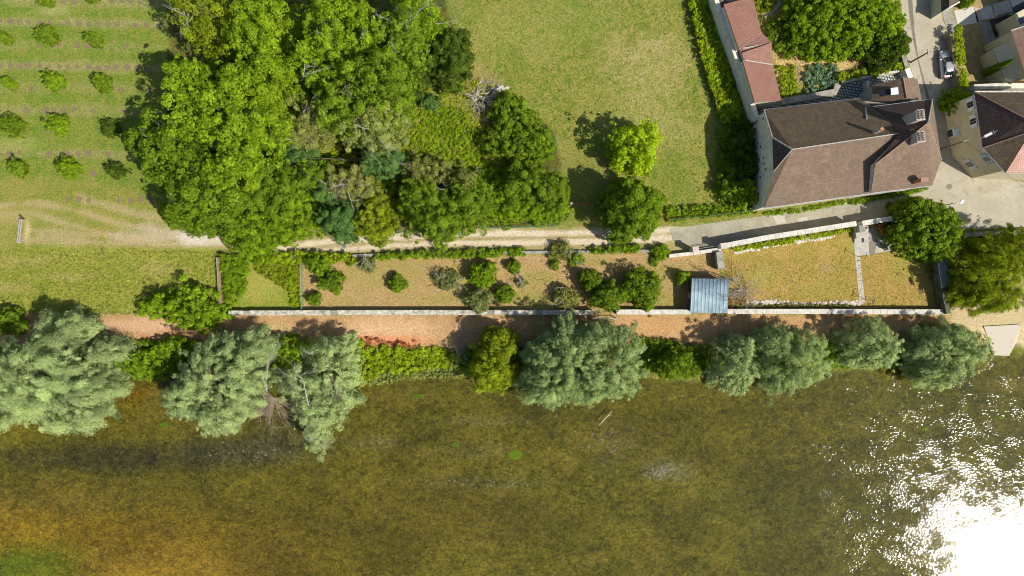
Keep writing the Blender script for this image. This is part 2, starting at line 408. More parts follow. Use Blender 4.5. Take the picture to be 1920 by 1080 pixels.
# ------------------------------------------------------------------ ground painting (real soil, grass and bed colours)
def sd(px, py, poly):
    d = np.full(px.shape, 1e9); n = len(poly)
    for i in range(n):
        x1, y1 = poly[i]; x2, y2 = poly[(i+1) % n]; dx = x2-x1; dy = y2-y1
        t = np.clip(((px-x1)*dx+(py-y1)*dy)/(dx*dx+dy*dy+1e-9), 0, 1)
        d = np.minimum(d, np.hypot(px-x1-t*dx, py-y1-t*dy))
    return np.where(inpoly(px, py, poly), d, -d)
def ld(px, py, line):
    d = np.full(px.shape, 1e9)
    for i in range(len(line)-1):
        x1, y1 = line[i]; x2, y2 = line[i+1]; dx = x2-x1; dy = y2-y1
        t = np.clip(((px-x1)*dx+(py-y1)*dy)/(dx*dx+dy*dy+1e-9), 0, 1)
        d = np.minimum(d, np.hypot(px-x1-t*dx, py-y1-t*dy))
    return d
def paint(x, y):
    z = hgt(x, y); k = F/(H-z); U = 960+x*k; V = 540-y*k
    nz = (fbm(x*.28, y*.28, 21)-.5); n2 = (fbm(x*1.1, y*1.1, 31)-.5)
    A = np.empty((len(x), 3)); B = np.empty((len(x), 3)); A[:] = (.13, .17, .025); B[:] = (.24, .22, .07)
    def tn(c, r, g, bb):
        t = min(1, max(0, (.52-c[2]/c[0])/.15))*min(1, max(0, (1.32-c[0]/c[1])/.12)); return (c[0]*(1+(r-1)*t), c[1]*(1+(g-1)*t), c[2]*(1+(bb-1)*t))
    def put(w, a, b):
        w = np.clip(w, 0, 1)[:, None]; a = tn(a, .84, .92, .5); b = tn(b, .82, .84, .5); A[:] = A*(1-w)+np.array(a)*w; B[:] = B*(1-w)+np.array(b)*w
    def zone(poly, a, b, soft=8, wob=14, amt=1.0):
        put(sm((sd(U, V, poly)+nz*wob*2+n2*wob)/soft+.5)*amt, a, b)
    def line(pts, w, a, b, amt=1.0, soft=4, wob=4): put(sm((w-ld(U, V, pts)+nz*wob*2+n2*wob)/soft+.5)*amt, a, b)
    def blob(cx, cy, rx, ry, a, b, amt=1.0): put(amt*sm(1.25-np.hypot((U-cx)/rx, (V-cy)/ry)+nz*.9+n2*.5), a, b)
    # orchard
    zone([(-900, -900), (340, -900), (340, 380), (-900, 380)], (.115, .185, .03), (.235, .235, .075), 12)
    for yy, am in ((4, .55), (41, .75), (84, .3), (123, .75), (164, .3), (206, .5), (288, .6), (366, .5)):
        line([(-900, yy), (150, yy), (300, yy+5)], 8, (.29, .24, .12), (.34, .26, .15), am*.65, 10, 9)
    blob(95, 20, 40, 14, (.31, .30, .14), (.34, .31, .15), .7); blob(40, 270, 60, 14, (.24, .27, .09), (.33, .3, .14), .6)
    # dirt track fan at the left
    zone([(-900, 330), (120, 330), (300, 372), (420, 400), (430, 470), (-900, 470)], (.18, .20, .05), (.30, .25, .11), 24, 14)
    for ln in ([(-900, 395), (0, 385), (70, 380), (140, 394), (220, 418), (330, 440), (440, 452)],
               [(-900, 400), (0, 402), (60, 400), (120, 418), (190, 436), (300, 460), (440, 462)],
               [(60, 432), (160, 440), (260, 445), (420, 446)], [(40, 448), (150, 453), (260, 456), (420, 458)], [(150, 372), (250, 400), (420, 420)]):
        line(ln, 5, (.33, .25, .13), (.39, .30, .17), .6, 9, 7)
    blob(330, 438, 110, 22, (.37, .30, .19), (.42, .35, .24), .75); blob(375, 446, 70, 16, (.46, .40, .31), (.50, .45, .36), 1); blob(25, 405, 60, 20, (.36, .27, .14), (.32, .27, .12), .7)
    blob(51, 430, 7, 25, (.45, .36, .18), (.5, .4, .22), .9)
    # rough meadow left
    zone([(-900, 466), (410, 466), (410, 588), (-900, 588)], (.19, .215, .04), (.32, .295, .09), 12, 8)
    for q in ((40, 490, 60, 14), (120, 520, 70, 10), (305, 505, 50, 18), (20, 540, 50, 12), (350, 545, 30, 20)): blob(*q, (.32, .27, .12), (.36, .30, .14), .75)
    # woodland floor
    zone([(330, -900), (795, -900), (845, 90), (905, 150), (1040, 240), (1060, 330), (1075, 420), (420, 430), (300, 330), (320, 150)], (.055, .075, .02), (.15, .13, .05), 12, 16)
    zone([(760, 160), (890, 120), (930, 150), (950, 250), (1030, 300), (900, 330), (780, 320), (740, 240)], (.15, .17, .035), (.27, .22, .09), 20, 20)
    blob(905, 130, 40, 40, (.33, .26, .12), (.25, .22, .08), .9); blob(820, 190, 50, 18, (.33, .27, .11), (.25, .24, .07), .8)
    # big meadow
    zone([(815, -900), (1300, -900), (1305, 90), (1390, 250), (1390, 380), (1075, 400), (1040, 250), (930, 140), (870, 80)], (.135, .175, .036), (.30, .26, .105), 12, 10)
    blob(1210, 120, 90, 70, (.26, .24, .09), (.36, .29, .15), .8); blob(1230, 230, 90, 60, (.23, .23, .085), (.34, .29, .14), .7); blob(980, 60, 120, 60, (.21, .225, .07), (.30, .275, .115), .5)
    blob(1100, 320, 60, 35, (.26, .21, .10), (.17, .2, .05), .8); blob(1080, 30, 120, 40, (.145, .195, .04), (.26, .26, .1), .6); blob(1260, 320, 60, 40, (.14, .18, .035), (.25, .25, .08), .6)
    # verge north of the lane, lane edges
    zone([(1060, 395), (1300, 385), (1440, 392), (1440, 402), (1250, 424), (1060, 440)], (.13, .17, .03), (.26, .22, .09), 8, 6)
    zone([(500, 452), (620, 440), (900, 428), (1260, 424), (1300, 432), (1300, 470), (1000, 476), (620, 482), (500, 478)], (.27, .22, .11), (.34, .28, .15), 7, 5)
    for ln in ([(520, 466), (620, 452), (800, 442), (960, 438), (1120, 437), (1270, 430)], [(520, 476), (640, 466), (800, 456), (960, 455), (1130, 452), (1280, 446)]):
        line(ln, 5.5, (.48, .39, .27), (.54, .46, .34), .95, 4, 3)
    line([(560, 468), (700, 457), (820, 450), (960, 447), (1130, 444)], 2.5, (.22, .19, .07), (.3, .22, .10), .7, 4, 3)
    # gardens
    zone([(412, 478), (567, 478), (567, 580), (412, 580)], (.16, .21, .03), (.30, .27, .09), 4, 2)
    blob(480, 530, 45, 38, (.28, .27, .08), (.34, .28, .11), .8)
    zone([(567, 478), (1000, 478), (1350, 470), (1350, 580), (567, 580)], (.38, .25, .115), (.29, .205, .075), 4, 2)
    for q in ((720, 520, 90, 40, .5), (1000, 560, 80, 20, .7), (1250, 510, 60, 20, .5), (1235, 560, 40, 20, .6), (850, 560, 120, 14, .5), (860, 520, 50, 30, .7), (1010, 520, 50, 20, .6), (1120, 490, 60, 12, .5), (650, 565, 40, 12, .4)): blob(*q[:4], (.22, .22, .06), (.33, .27, .10), q[4])
    zone([(1356, 470), (1600, 435), (1780, 470), (1780, 580), (1356, 580)], (.35, .225, .075), (.25, .20, .045), 4, 2)
    for q in ((1430, 520, 40, 30, .7), (1700, 500, 50, 30, .6), (1540, 545, 60, 18, .5), (1600, 460, 30, 18, .6)): blob(*q[:4], (.25, .235, .05), (.34, .27, .09), q[4])
    blob(1550, 505, 20, 12, (.25, .17, .09), (.33, .25, .10), .7)
    # walled garden beside the village street
    zone([(1400, -900), (1700, -900), (1700, 150), (1600, 160), (1470, 190), (1440, 90), (1400, 0)], (.16, .19, .035), (.33, .26, .09), 6, 5)
    zone([(1450, 95), (1690, 70), (1690, 140), (1540, 150), (1460, 165)], (.42, .29, .11), (.48, .35, .15), 14, 10); blob(1495, 145, 12, 30, (.28, .21, .11), (.22, .17, .09), 1)
    # ground in front of the walls, riverside path
    zone([(-900, 588), (430, 590), (1780, 588), (1800, 640), (1300, 660), (1000, 655), (600, 655), (-900, 660)], (.32, .19, .085), (.40, .25, .115), 8, 5)
    for q in ((730, 615, 110, 28, (.43, .27, .14), (.50, .33, .18), .9), (720, 640, 100, 14, (.50, .18, .07), (.45, .22, .11), .9), (520, 615, 60, 10, (.38, .33, .15), (.42, .30, .16), .7), (260, 610, 110, 16, (.44, .27, .16), (.48, .31, .18), .8), (400, 630, 200, 14, (.36, .14, .06), (.40, .22, .12), .6),
              (1250, 610, 120, 18, (.38, .215, .085), (.43, .26, .12), .8)): blob(*q)
    zone([(1780, 560), (1960, 545), (2900, 545), (2900, 672), (1860, 668), (1790, 640)], (.42, .33, .20), (.46, .36, .2), 10, 8)
    # bank and river bed
    ys = np.interp(U, _sx, _sy)
    put(sm((V-645+nz*30)/10)*(V < ys+200), (.09, .13, .022), (.20, .17, .06))
    put(sm((V-ys+10)/8)*.6, (.12, .12, .035), (.22, .19, .08))
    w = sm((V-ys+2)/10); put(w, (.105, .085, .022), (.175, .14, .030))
    def bed(cx, cy, rx, ry, a, b, amt=1.0):
        ww = amt*sm(1.2-np.hypot((U-cx)/rx, (V-cy)/ry)+nz*.8+n2*.35)*w; put(ww, a, b)
    L = sm((900-U)/900); put(w*sm((V-900)/120)*L, (.20, .125, .018), (.27, .16, .025)); put(w*sm((V-760)/100)*sm((U-700)/200)*sm((1500-U)/300)*.7, (.13, .115, .025), (.20, .15, .035))
    bed(60, 1010, 260, 70, (.20, .13, .018), (.27, .17, .02)); bed(300, 1070, 260, 50, (.27, .17, .03), (.32, .2, .04), .7); bed(50, 1060, 120, 55, (.11, .15, .02), (.16, .18, .03), .95)
    bed(150, 930, 240, 40, (.135, .105, .025), (.2, .14, .03), .8); bed(0, 800, 220, 40, (.15, .12, .02), (.2, .16, .03), .7)
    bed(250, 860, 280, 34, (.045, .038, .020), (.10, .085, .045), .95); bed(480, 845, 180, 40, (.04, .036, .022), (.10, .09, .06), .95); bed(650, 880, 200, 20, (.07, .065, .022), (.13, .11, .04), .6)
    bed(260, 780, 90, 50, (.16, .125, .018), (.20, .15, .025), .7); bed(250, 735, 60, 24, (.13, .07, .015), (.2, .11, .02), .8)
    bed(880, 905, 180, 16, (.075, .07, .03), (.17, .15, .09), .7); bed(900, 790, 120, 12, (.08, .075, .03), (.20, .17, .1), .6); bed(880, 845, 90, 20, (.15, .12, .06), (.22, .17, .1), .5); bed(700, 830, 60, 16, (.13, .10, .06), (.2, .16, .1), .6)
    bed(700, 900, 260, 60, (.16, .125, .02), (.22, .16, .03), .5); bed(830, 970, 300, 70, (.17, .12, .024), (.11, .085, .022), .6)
    bed(1150, 830, 60, 60, (.17, .135, .08), (.2, .15, .06), .5); bed(1250, 880, 60, 30, (.15, .13, .09), (.24, .22, .18), .7)
    bed(1750, 740, 260, 50, (.075, .080, .03), (.13, .11, .035), .8); bed(1900, 720, 60, 16, (.15, .12, .04), (.2, .15, .05), .8); bed(1800, 830, 260, 60, (.085, .085, .035), (.12, .105, .04), .6); bed(1500, 950, 320, 80, (.12, .11, .04), (.16, .135, .05), .6)
    bed(750, 745, 100, 24, (.16, .115, .025), (.19, .14, .03), .6); bed(900, 725, 160, 16, (.09, .085, .025), (.14, .115, .03), .6)
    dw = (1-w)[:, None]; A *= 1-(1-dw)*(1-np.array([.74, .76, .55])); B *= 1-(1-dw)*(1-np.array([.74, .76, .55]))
    return A, B
def sheet(name, poly, step, mat, dz, jit=2.0):
    a = np.array(poly, float); x0, x1 = (a[:, 0].min()-960)/PXM, (a[:, 0].max()-960)/PXM; y0, y1 = (540-a[:, 1].max())/PXM, (540-a[:, 1].min())/PXM
    xs = np.arange(x0, x1+step, step); ys = np.arange(y0, y1+step, step); X, Y = np.meshgrid(xs, ys)
    x = X.ravel(); y = Y.ravel(); z = hgt(x, y); k = F/(H-z); U = 960+x*k; V = 540-y*k
    ins = (sd(U, V, poly) + (vn(x*1.2, y*1.2, 77)-.5)*jit > 0).reshape(X.shape)
    n = len(xs); I = np.arange(len(x)).reshape(X.shape)
    q = np.stack([I[:-1, :-1], I[:-1, 1:], I[1:, 1:], I[1:, :-1]], -1)[ins[:-1, :-1] & ins[:-1, 1:] & ins[1:, 1:] & ins[1:, :-1]].reshape(-1, 4)
    used, inv = np.unique(q, return_inverse=True)
    A, B = paint(x[used], y[used])
    o = npmesh(name, np.stack([x, y, z+dz], 1)[used], inv.reshape(-1, 4), mat, None, None, {'col': ('POINT', A), 'col2': ('POINT', B)}, smooth=True)
    o['kind'] = 'structure'; return o
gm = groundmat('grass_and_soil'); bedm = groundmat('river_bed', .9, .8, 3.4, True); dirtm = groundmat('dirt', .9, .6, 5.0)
def axis(a, b, s):
    c = np.arange(a, b+s, s); g = [b+s*1.0]; st = s
    while g[-1] < 2500: st *= 1.22; g.append(g[-1]+st)
    l = [a]; st = s
    while l[-1] > -2500: st *= 1.22; l.append(l[-1]-st)
    return np.array(l[:0:-1] + list(c) + g)
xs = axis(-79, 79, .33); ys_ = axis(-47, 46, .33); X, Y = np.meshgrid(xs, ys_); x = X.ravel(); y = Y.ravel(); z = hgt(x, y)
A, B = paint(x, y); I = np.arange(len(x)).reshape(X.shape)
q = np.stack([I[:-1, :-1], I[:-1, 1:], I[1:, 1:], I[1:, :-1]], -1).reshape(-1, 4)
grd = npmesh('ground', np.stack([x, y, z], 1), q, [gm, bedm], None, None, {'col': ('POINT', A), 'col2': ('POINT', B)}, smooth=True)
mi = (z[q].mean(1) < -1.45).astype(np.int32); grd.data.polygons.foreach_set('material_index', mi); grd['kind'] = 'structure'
sheet('dirt_track', [(-40, 372), (80, 366), (200, 396), (330, 416), (440, 434), (600, 446), (800, 434), (960, 430), (1262, 420), (1262, 456), (1130, 460), (960, 464), (800, 468), (640, 476), (500, 484), (430, 472), (200, 464), (-40, 412)], .3, dirtm, .004)
sheet('riverside_path', [(-40, 604), (130, 590), (430, 592), (1780, 592), (1800, 630), (1560, 634), (1300, 640), (900, 636), (640, 640), (380, 634), (130, 632), (-40, 634)], .3, dirtm, .005)
sheet('dry_garden_lawn', [(569, 482), (1250, 480), (1346, 474), (1346, 576), (569, 576)], .3, gm, .004, .5)
sheet('garden_lawn', [(1360, 474), (1602, 440), (1756, 476), (1762, 576), (1360, 576)], .3, gm, .004, .5)
# ------------------------------------------------------------------ water
def watermat():
    m = bpy.data.materials.new('river_water'); m.use_nodes = True; nt = m.node_tree; nt.nodes.clear()
    out = N(nt, 'ShaderNodeOutputMaterial'); tr = N(nt, 'ShaderNodeBsdfTransparent'); gl = N(nt, 'ShaderNodeBsdfGlossy', distribution='BECKMANN'); mx = N(nt, 'ShaderNodeMixShader')
    tr.inputs[0].default_value = (.93, .95, .90, 1); gl.inputs['Roughness'].default_value = .11; gl.inputs[0].default_value = (1, 1, 1, 1)
    g = geo(nt); mp = N(nt, 'ShaderNodeMapping'); mp.inputs['Scale'].default_value = (1.0, 1.35, 1); mp.inputs['Rotation'].default_value = (0, 0, .3); nt.links.new(g, mp.inputs[0])
    n1 = noise(nt, mp.outputs[0], 3.2, 2, .55, .4); n0 = noise(nt, mp.outputs[0], .4, 4, .7, .5)
    b = N(nt, 'ShaderNodeBump'); b.inputs['Strength'].default_value = 1.0; nt.links.new(n1, b.inputs['Height'])
    d = N(nt, 'ShaderNodeMath', operation='MULTIPLY'); nt.links.new(ramp(nt, n0, .43, .72, (.6,)*3, (2.9,)*3), d.inputs[0]); d.inputs[1].default_value = WB
    nt.links.new(d.outputs[0], b.inputs['Distance']); nt.links.new(b.outputs[0], gl.inputs['Normal'])
    fr = N(nt, 'ShaderNodeFresnel'); fr.inputs[0].default_value = 1.33; nt.links.new(b.outputs[0], fr.inputs['Normal'])
    nt.links.new(fr.outputs[0], mx.inputs[0]); nt.links.new(tr.outputs[0], mx.inputs[1]); nt.links.new(gl.outputs[0], mx.inputs[2]); nt.links.new(mx.outputs[0], out.inputs[0])
    return m
WB = .0145
w = MB().poly([(-2500, -106, -1.5), (2500, -106, -1.5), (2500, -8, -1.5), (-2500, -8, -1.5)]).build('water', watermat()); w['kind'] = 'structure'
# ------------------------------------------------------------------ streets and paving
road_m = asphalt('street_asphalt', (.35, .31, .225), (.41, .365, .27)); lane_m = asphalt('lane_asphalt', (.28, .25, .18), (.36, .33, .245))
conc = plain('concrete', (.40, .375, .31), .9, 0, .22, 1.3, .2); conc_d = plain('grey_concrete', (.27, .255, .215), .9, 0, .3, 1.0, .2)
stonec = plain('pale_coping_stone', (.52, .49, .42), .9, 0, .25, 1.5, .4); rubble = plain('rubble_stone', (.30, .275, .22), .95, 0, .45, 2.2, 1.0)
def flat(name, poly, mat, dz, kind='structure', step=None):
    ps = [G(p[0], p[1], dz) for p in poly]; mb = MB(); mb.poly(ps)
    me_ = mb.build(name, mat)
    if me_.data.polygons[0].normal.z < 0: me_.data.flip_normals()
    if kind: me_['kind'] = kind
    return me_
flat('street', [(1684, -60), (1760, -60), (1762, 0), (1768, 40), (1780, 60), (1790, 120), (1798, 170), (1806, 190), (1814, 240), (1838, 300), (1850, 330), (1990, 352), (1990, 428), (1810, 430), (1700, 400), (1700, 372), (1740, 345), (1745, 300), (1735, 200), (1718, 195), (1715, 150), (1698, 100)], road_m, .012)
flat('lane', [(1255, 428), (1300, 423), (1440, 404), (1560, 382), (1700, 366), (1702, 408), (1617, 412), (1450, 440), (1345, 462), (1300, 462), (1262, 452)], lane_m, .008)
flat('gutter_strip', [(1699, -60), (1706, -60), (1715, 60), (1722, 110), (1742, 180), (1749, 196), (1740, 196), (1727, 140), (1713, 80), (1704, 20)], plain('dark_gutter', (.17, .155, .12), .9, 0, .3, 2), .02)
flat('asphalt_patch', [(1448, 402), (1470, 398), (1474, 418), (1455, 421), (1452, 410)], plain('pale_patch', (.42, .39, .32), .9, 0, .2, 3), .014)
flat('asphalt_patch', [(1495, 410), (1512, 406), (1515, 413), (1498, 417)], plain('pale_patch', (.42, .39, .32), .9, 0, .2, 3), .014)
# raised pavement south of the right house
mb = MB(); pv = [G(p[0], p[1]) for p in [(1850, 318), (1880, 322), (1990, 330), (1990, 346), (1930, 340), (1858, 330)]]
mb.prism([(p.x, p.y) for p in pv], 0, .12); o = mb.build('pavement', conc, bevel=.02); o['kind'] = 'structure'
# concrete garden path, terrace slabs
flat('concrete_path', [(1603, 478), (1612, 478), (1622, 566), (1612, 574)], conc, .02)
for i, pl_ in enumerate([[(1601, 451), (1628, 448), (1630, 478), (1603, 479)], [(1627, 432), (1655, 424), (1680, 428), (1668, 444), (1632, 452)], [(1646, 450), (1662, 446), (1694, 466), (1640, 475)]]):
    flat('terrace_slab', pl_, conc if i != 1 else conc_d, .022)
flat('gravel_patch', [(1629, 446), (1647, 444), (1645, 476), (1630, 478)], plain('gravel', (.22, .2, .15), .95, 0, .5, 8, .8), .016)
# courtyard north of the main house
ck, nt, b_ = newmat('courtyard_tiles'); ch = N(nt, 'ShaderNodeTexBrick'); mp = N(nt, 'ShaderNodeMapping'); mp.inputs['Rotation'].default_value = (0, 0, .14)
nt.links.new(geo(nt), mp.inputs[0]); nt.links.new(mp.outputs[0], ch.inputs['Vector']); ch.inputs['Scale'].default_value = 1.0; ch.inputs['Brick Width'].default_value = .42; ch.inputs['Row Height'].default_value = .42
ch.inputs['Color1'].default_value = (.5, .52, .52, 1); ch.inputs['Color2'].default_value = (.42, .45, .46, 1); ch.inputs['Mortar'].default_value = (.06, .07, .07, 1); ch.inputs['Mortar Size'].default_value = .075
nt.links.new(ch.outputs[0], b_.inputs['Base Color'])
flat('courtyard', [(1425, 214), (1424, 196), (1560, 184), (1580, 150), (1690, 128), (1700, 190), (1700, 210), (1430, 215)], ck, .012)
# terraces of the upper right house
spk = plain('speckled_gravel_concrete', (.50, .48, .41), .9, 0, .35, 6, .4)
flat('terrace_slab', [(1789, 20), (1826, 12), (1836, 42), (1796, 50)], spk, .03); flat('terrace_slab', [(1837, 16), (1858, 9), (1866, 33), (1842, 37)], spk, .03); flat('terrace_slab', [(1861, 8), (1900, -2), (1905, 19), (1866, 30)], spk, .03)
flat('terrace_slab', [(1826, 13), (1837, 16), (1842, 37), (1832, 42)], plain('sandy_strip', (.42, .33, .22), .9), .03)
flat('garden_walk', [(1836, 44), (1847, 40), (1862, 88), (1852, 92)], conc_d, .03); flat('garden_walk', [(1866, 34), (1905, 20), (1925, 60), (1890, 75), (1862, 88), (1850, 42)], conc_d, .025)
flat('yard', [(1782, 8), (1990, -60), (1990, 160), (1830, 165), (1800, 160), (1795, 60)], plain('dry_yard', (.30, .22, .09), .95, 0, .3, 1.2, .4), .006)
flat('parking_yard', [(1764, -60), (1800, -60), (1785, 22), (1795, 52), (1790, 60), (1778, 64), (1768, 30)], conc_d, .02)
flat('house_yard', [(1790, 205), (1826, 215), (1850, 322), (1830, 318), (1800, 262)], conc_d, .022)
# ------------------------------------------------------------------ buildings
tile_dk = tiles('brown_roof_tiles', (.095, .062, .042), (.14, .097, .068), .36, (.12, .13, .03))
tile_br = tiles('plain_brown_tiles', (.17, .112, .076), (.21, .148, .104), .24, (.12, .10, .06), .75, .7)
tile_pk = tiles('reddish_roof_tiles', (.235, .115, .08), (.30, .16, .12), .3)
tile_vd = tiles('shade_painted_tiles', (.085, .055, .045), (.125, .08, .065), .34)  # shade painted into the tile colour for slopes turned from the sun
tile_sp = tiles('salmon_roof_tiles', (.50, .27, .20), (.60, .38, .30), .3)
tile_st = tiles('ribbed_brown_tiles', (.24, .14, .10), (.30, .18, .13), .62)
ridge_m = plain('ridge_tiles', (.33, .19, .14), .9, 0, .3, 5); ridge_g = plain('mortared_ridge', (.38, .34, .29), .9, 0, .35, 5)
cream = plain('cream_render', (.54, .46, .30), .9, 0, .12, 1.0, .15); stone_w = plain('old_stone_wall', (.66, .61, .50), .95, 0, .25, 1.4, .8)
white = plain('white_paint', (.75, .75, .72), .5, 0, .06, 3, 0); metal = plain('grey_metal', (.35, .36, .37), .45, .6, .15, 3, 0); dark = plain('dark_opening', (.02, .022, .025), .4, 0, .2, 3, 0)
brickm = plain('orange_brick', (.45, .19, .09), .9, 0, .3, 6, .5); zinc = plain('zinc_flashing', (.42, .44, .46), .4, .5, .2, 3, 0)
glass = plain('window_glass', (.03, .04, .05), .08, 0, .2, 2, 0, .8); rust = plain('rusty_iron', (.30, .12, .05), .9, .2, .4, 8, .3); wood_g = plain('weathered_wood', (.36, .34, .30), .85, 0, .3, 7, .3); wood_b = plain('brown_wood', (.16, .09, .05), .85, 0, .3, 7, .3)
def W(p): return P(*p)
def inset(pts, d):
    c = Vector((sum(p[0] for p in pts)/len(pts), sum(p[1] for p in pts)/len(pts), 0)); out = []
    for p in pts:
        v = Vector((p[0], p[1], 0))-c; L = v.length; v *= (L-d)/L; out.append((c.x+v.x, c.y+v.y, p[2]))
    return out
def walls(name, loop, mat, parent, ins=.35, zb=-.3, drop=.12):
    """walls that rise to the underside of the roof along its outline (px, py, z)"""
    pts = inset([tuple(W(p)) for p in loop], ins); n = len(pts); mb = MB()
    for i in range(n):
        a, b = pts[i], pts[(i+1) % n]; mb.poly([(a[0], a[1], zb), (b[0], b[1], zb), (b[0], b[1], b[2]-drop), (a[0], a[1], a[2]-drop)])
    o = mb.build(name, mat, parent); bm = bmesh.new(); bm.from_mesh(o.data); bmesh.ops.remove_doubles(bm, verts=bm.verts, dist=.001); bmesh.ops.recalc_face_normals(bm, faces=bm.faces); bm.to_mesh(o.data); bm.free()
    return o
def slope(name, faces, mat, parent, thick=.14):
    mb = MB()
    for f in faces:
        ps = [W(p) for p in f]; nrm = (ps[1]-ps[0]).cross(ps[2]-ps[0])
        if nrm.z < 0: ps = ps[::-1]
        if len(ps) == 4: mb.poly([ps[0], ps[1], ps[2]]); mb.poly([ps[0], ps[2], ps[3]])
        else: mb.poly(ps)
    o = mb.build(name, mat, parent, uv=True); bm = bmesh.new(); bm.from_mesh(o.data); bmesh.ops.remove_doubles(bm, verts=bm.verts, dist=.001); bm.to_mesh(o.data); bm.free()
    md = o.modifiers.new('solid', 'SOLIDIFY'); md.thickness = thick; md.offset = -1
    return o
def ridge(name, pts, mat, parent, r=.1):
    ps = [W(p)+Vector((0, 0, .03)) for p in pts]; out = []
    for a, b in zip(ps, ps[1:]):
        n = max(2, int((b-a).length/.4))
        for i in range(n): out.append(a.lerp(b, i/n))
    out.append(ps[-1]); rr = [r*(1.12 if i % 2 else .9) for i in range(len(out))]
    return MB().tube(out, rr, 7).build(name, mat, parent)
def gutter(pts, parent, r=.07): return MB().tube([W(p)-Vector((0, 0, .1)) for p in pts], r, 6).build('gutter', zinc, parent)
def wallpt(a, b, t, z):  # a point on a wall between two world xy points
    return Vector((a[0]+(b[0]-a[0])*t, a[1]+(b[1]-a[1])*t, z))
# --- main house
MHg = thing('old_house', P(1590, 290), 'long old stone house with large brown hipped roof and two stone chimneys', 'house')
m1, m2, mC, mD, mG, mR1, mR2, mE = (1432, 206, 6.3), (1612, 184, 6.3), (1448, 258, 8.6), (1450, 322, 8.6), (1433, 390, 6.3), (1485, 280, 10.8), (1700, 248, 10.8), (1642, 361, 6.3)
m22 = (1626, 204, 7.0)
slope('north_roof_slope', [[m1, m2, mR2, mR1], [m1, mR1, mC], [m2, m22, mR2]], tile_dk, MHg)  # north slope coloured darker than the south: painted shade, besides its moss
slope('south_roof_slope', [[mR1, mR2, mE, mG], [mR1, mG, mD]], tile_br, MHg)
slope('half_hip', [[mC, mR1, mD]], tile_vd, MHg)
ridge('ridge_cap', [mR1, mR2], ridge_g, MHg, .08); ridge('hip_cap', [mR1, mD], ridge_g, MHg, .06); ridge('hip_cap', [mC, mR1], ridge_g, MHg, .11); ridge('verge_cap', [m1, mC], ridge_g, MHg, .09)
wl_ = walls('wall', [m1, mC, mD, mG, mE, (1700, 355, 6.3), (1700, 195, 6.3), m2], stone_w, MHg, .3)
gutter([m1, m2], MHg); gutter([mG, mE], MHg, .09)
# putlog holes and small openings in the pale gable wall
pa = W(mG); pb = W(m1)
ga = inset([tuple(W(p)) for p in [m1, mC, mD, mG, mE, (1700, 355, 6.3), (1700, 195, 6.3), m2]], .3)
_r = random.Random(4)
for i in range(16):
    t = .06+.88*i/15; z = 1.5+_r.random()*4.0; q = wallpt(ga[3] if t < .35 else (ga[2] if t < .66 else ga[1]), ga[2] if t < .35 else (ga[1] if t < .66 else ga[0]), (t/.35) if t < .35 else ((t-.35)/.31 if t < .66 else (t-.66)/.34), z)
    MB().box((q.x-.0, q.y, q.z), (.16, .22, .22)).build('wall_opening', dark, MHg)
# east wing: higher hipped roof
pk = (1740, 230, 12.6); ne = (1748, 186, 6.6); se = (1765, 300, 6.6); sc_ = (1748, 348, 6.6); sw = (1633, 362, 7.3); w1 = (1641, 308, 10.2); nw = (1637, 200, 6.9); vy = (1686, 250, 11.0)
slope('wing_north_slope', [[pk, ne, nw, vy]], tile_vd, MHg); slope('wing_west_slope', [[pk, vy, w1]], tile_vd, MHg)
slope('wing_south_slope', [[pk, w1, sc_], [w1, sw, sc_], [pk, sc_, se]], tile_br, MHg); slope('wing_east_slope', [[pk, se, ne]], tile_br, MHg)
ridge('hip_cap', [pk, (1755, 274, 8.6), se], ridge_m, MHg, .09); ridge('hip_cap', [pk, ne], ridge_g, MHg, .09); ridge('hip_cap', [pk, w1], ridge_m, MHg, .07)
ridge('finial', [pk, (pk[0], pk[1], pk[2]+.5)], zinc, MHg, .12)
walls('wing_wall', [ne, se, sc_, sw, w1, vy, nw], stone_w, MHg, .28)
gutter([nw, ne], MHg, .09); gutter([ne, se], MHg); gutter([sw, sc_], MHg, .1); gutter([(1622, 196, 7.0), (1626, 222, 9)], MHg, .12)
def stone_chimney(px, py, zt, sx, sy, rz, hgt_):
    p = P(px, py, zt); o = MB().box((p.x, p.y, zt-hgt_/2), (sx, sy, hgt_), rz).build('chimney', ridge_g, MHg, bevel=.02)
    MB().box((p.x, p.y, zt+.06), (sx+.16, sy+.16, .12), rz).build('chimney_cap', ridge_g, o)
    R = Matrix.Rotation(rz, 3, 'Z')
    for k in range(4):
        for s in (-1, 1):
            v = R @ Vector((s*sx*.24, (k-1.5)*sy*.23, 0)); MB().lathe((p.x+v.x, p.y+v.y, zt+.12), [(.13, 0), (.10, .3), (.11, .32)], 8).build('chimney_pot', plain('clay_pot', (.40, .33, .24), .9), o)
            MB().lathe((p.x+v.x, p.y+v.y, zt+.442), [(.075, 0), (.075, .004)], 8).build('flue', dark, o)
stone_chimney(1725, 216, 13.3, .95, 1.25, .12, 3.0); stone_chimney(1726, 257, 13.0, .9, 1.25, .12, 2.8)
p = P(1651, 243, 12.0); o = MB().box((p.x, p.y, 11.1), (.4, .4, 1.8), .1).build('chimney', ridge_g, MHg); MB().lathe((p.x, p.y, 12.0), [(.2, 0), (.17, .3), (.24, .32), (.24, .4)], 10).build('chimney_pot', brickm, o)
p = P(1733, 337, 9.3); o = MB().box((p.x, p.y, 8.3), (.9, .5, 2.0), .1).build('chimney', brickm, MHg); MB().box((p.x, p.y, 9.34), (1.0, .6, .08), .1).build('chimney_cap', ridge_m, o)
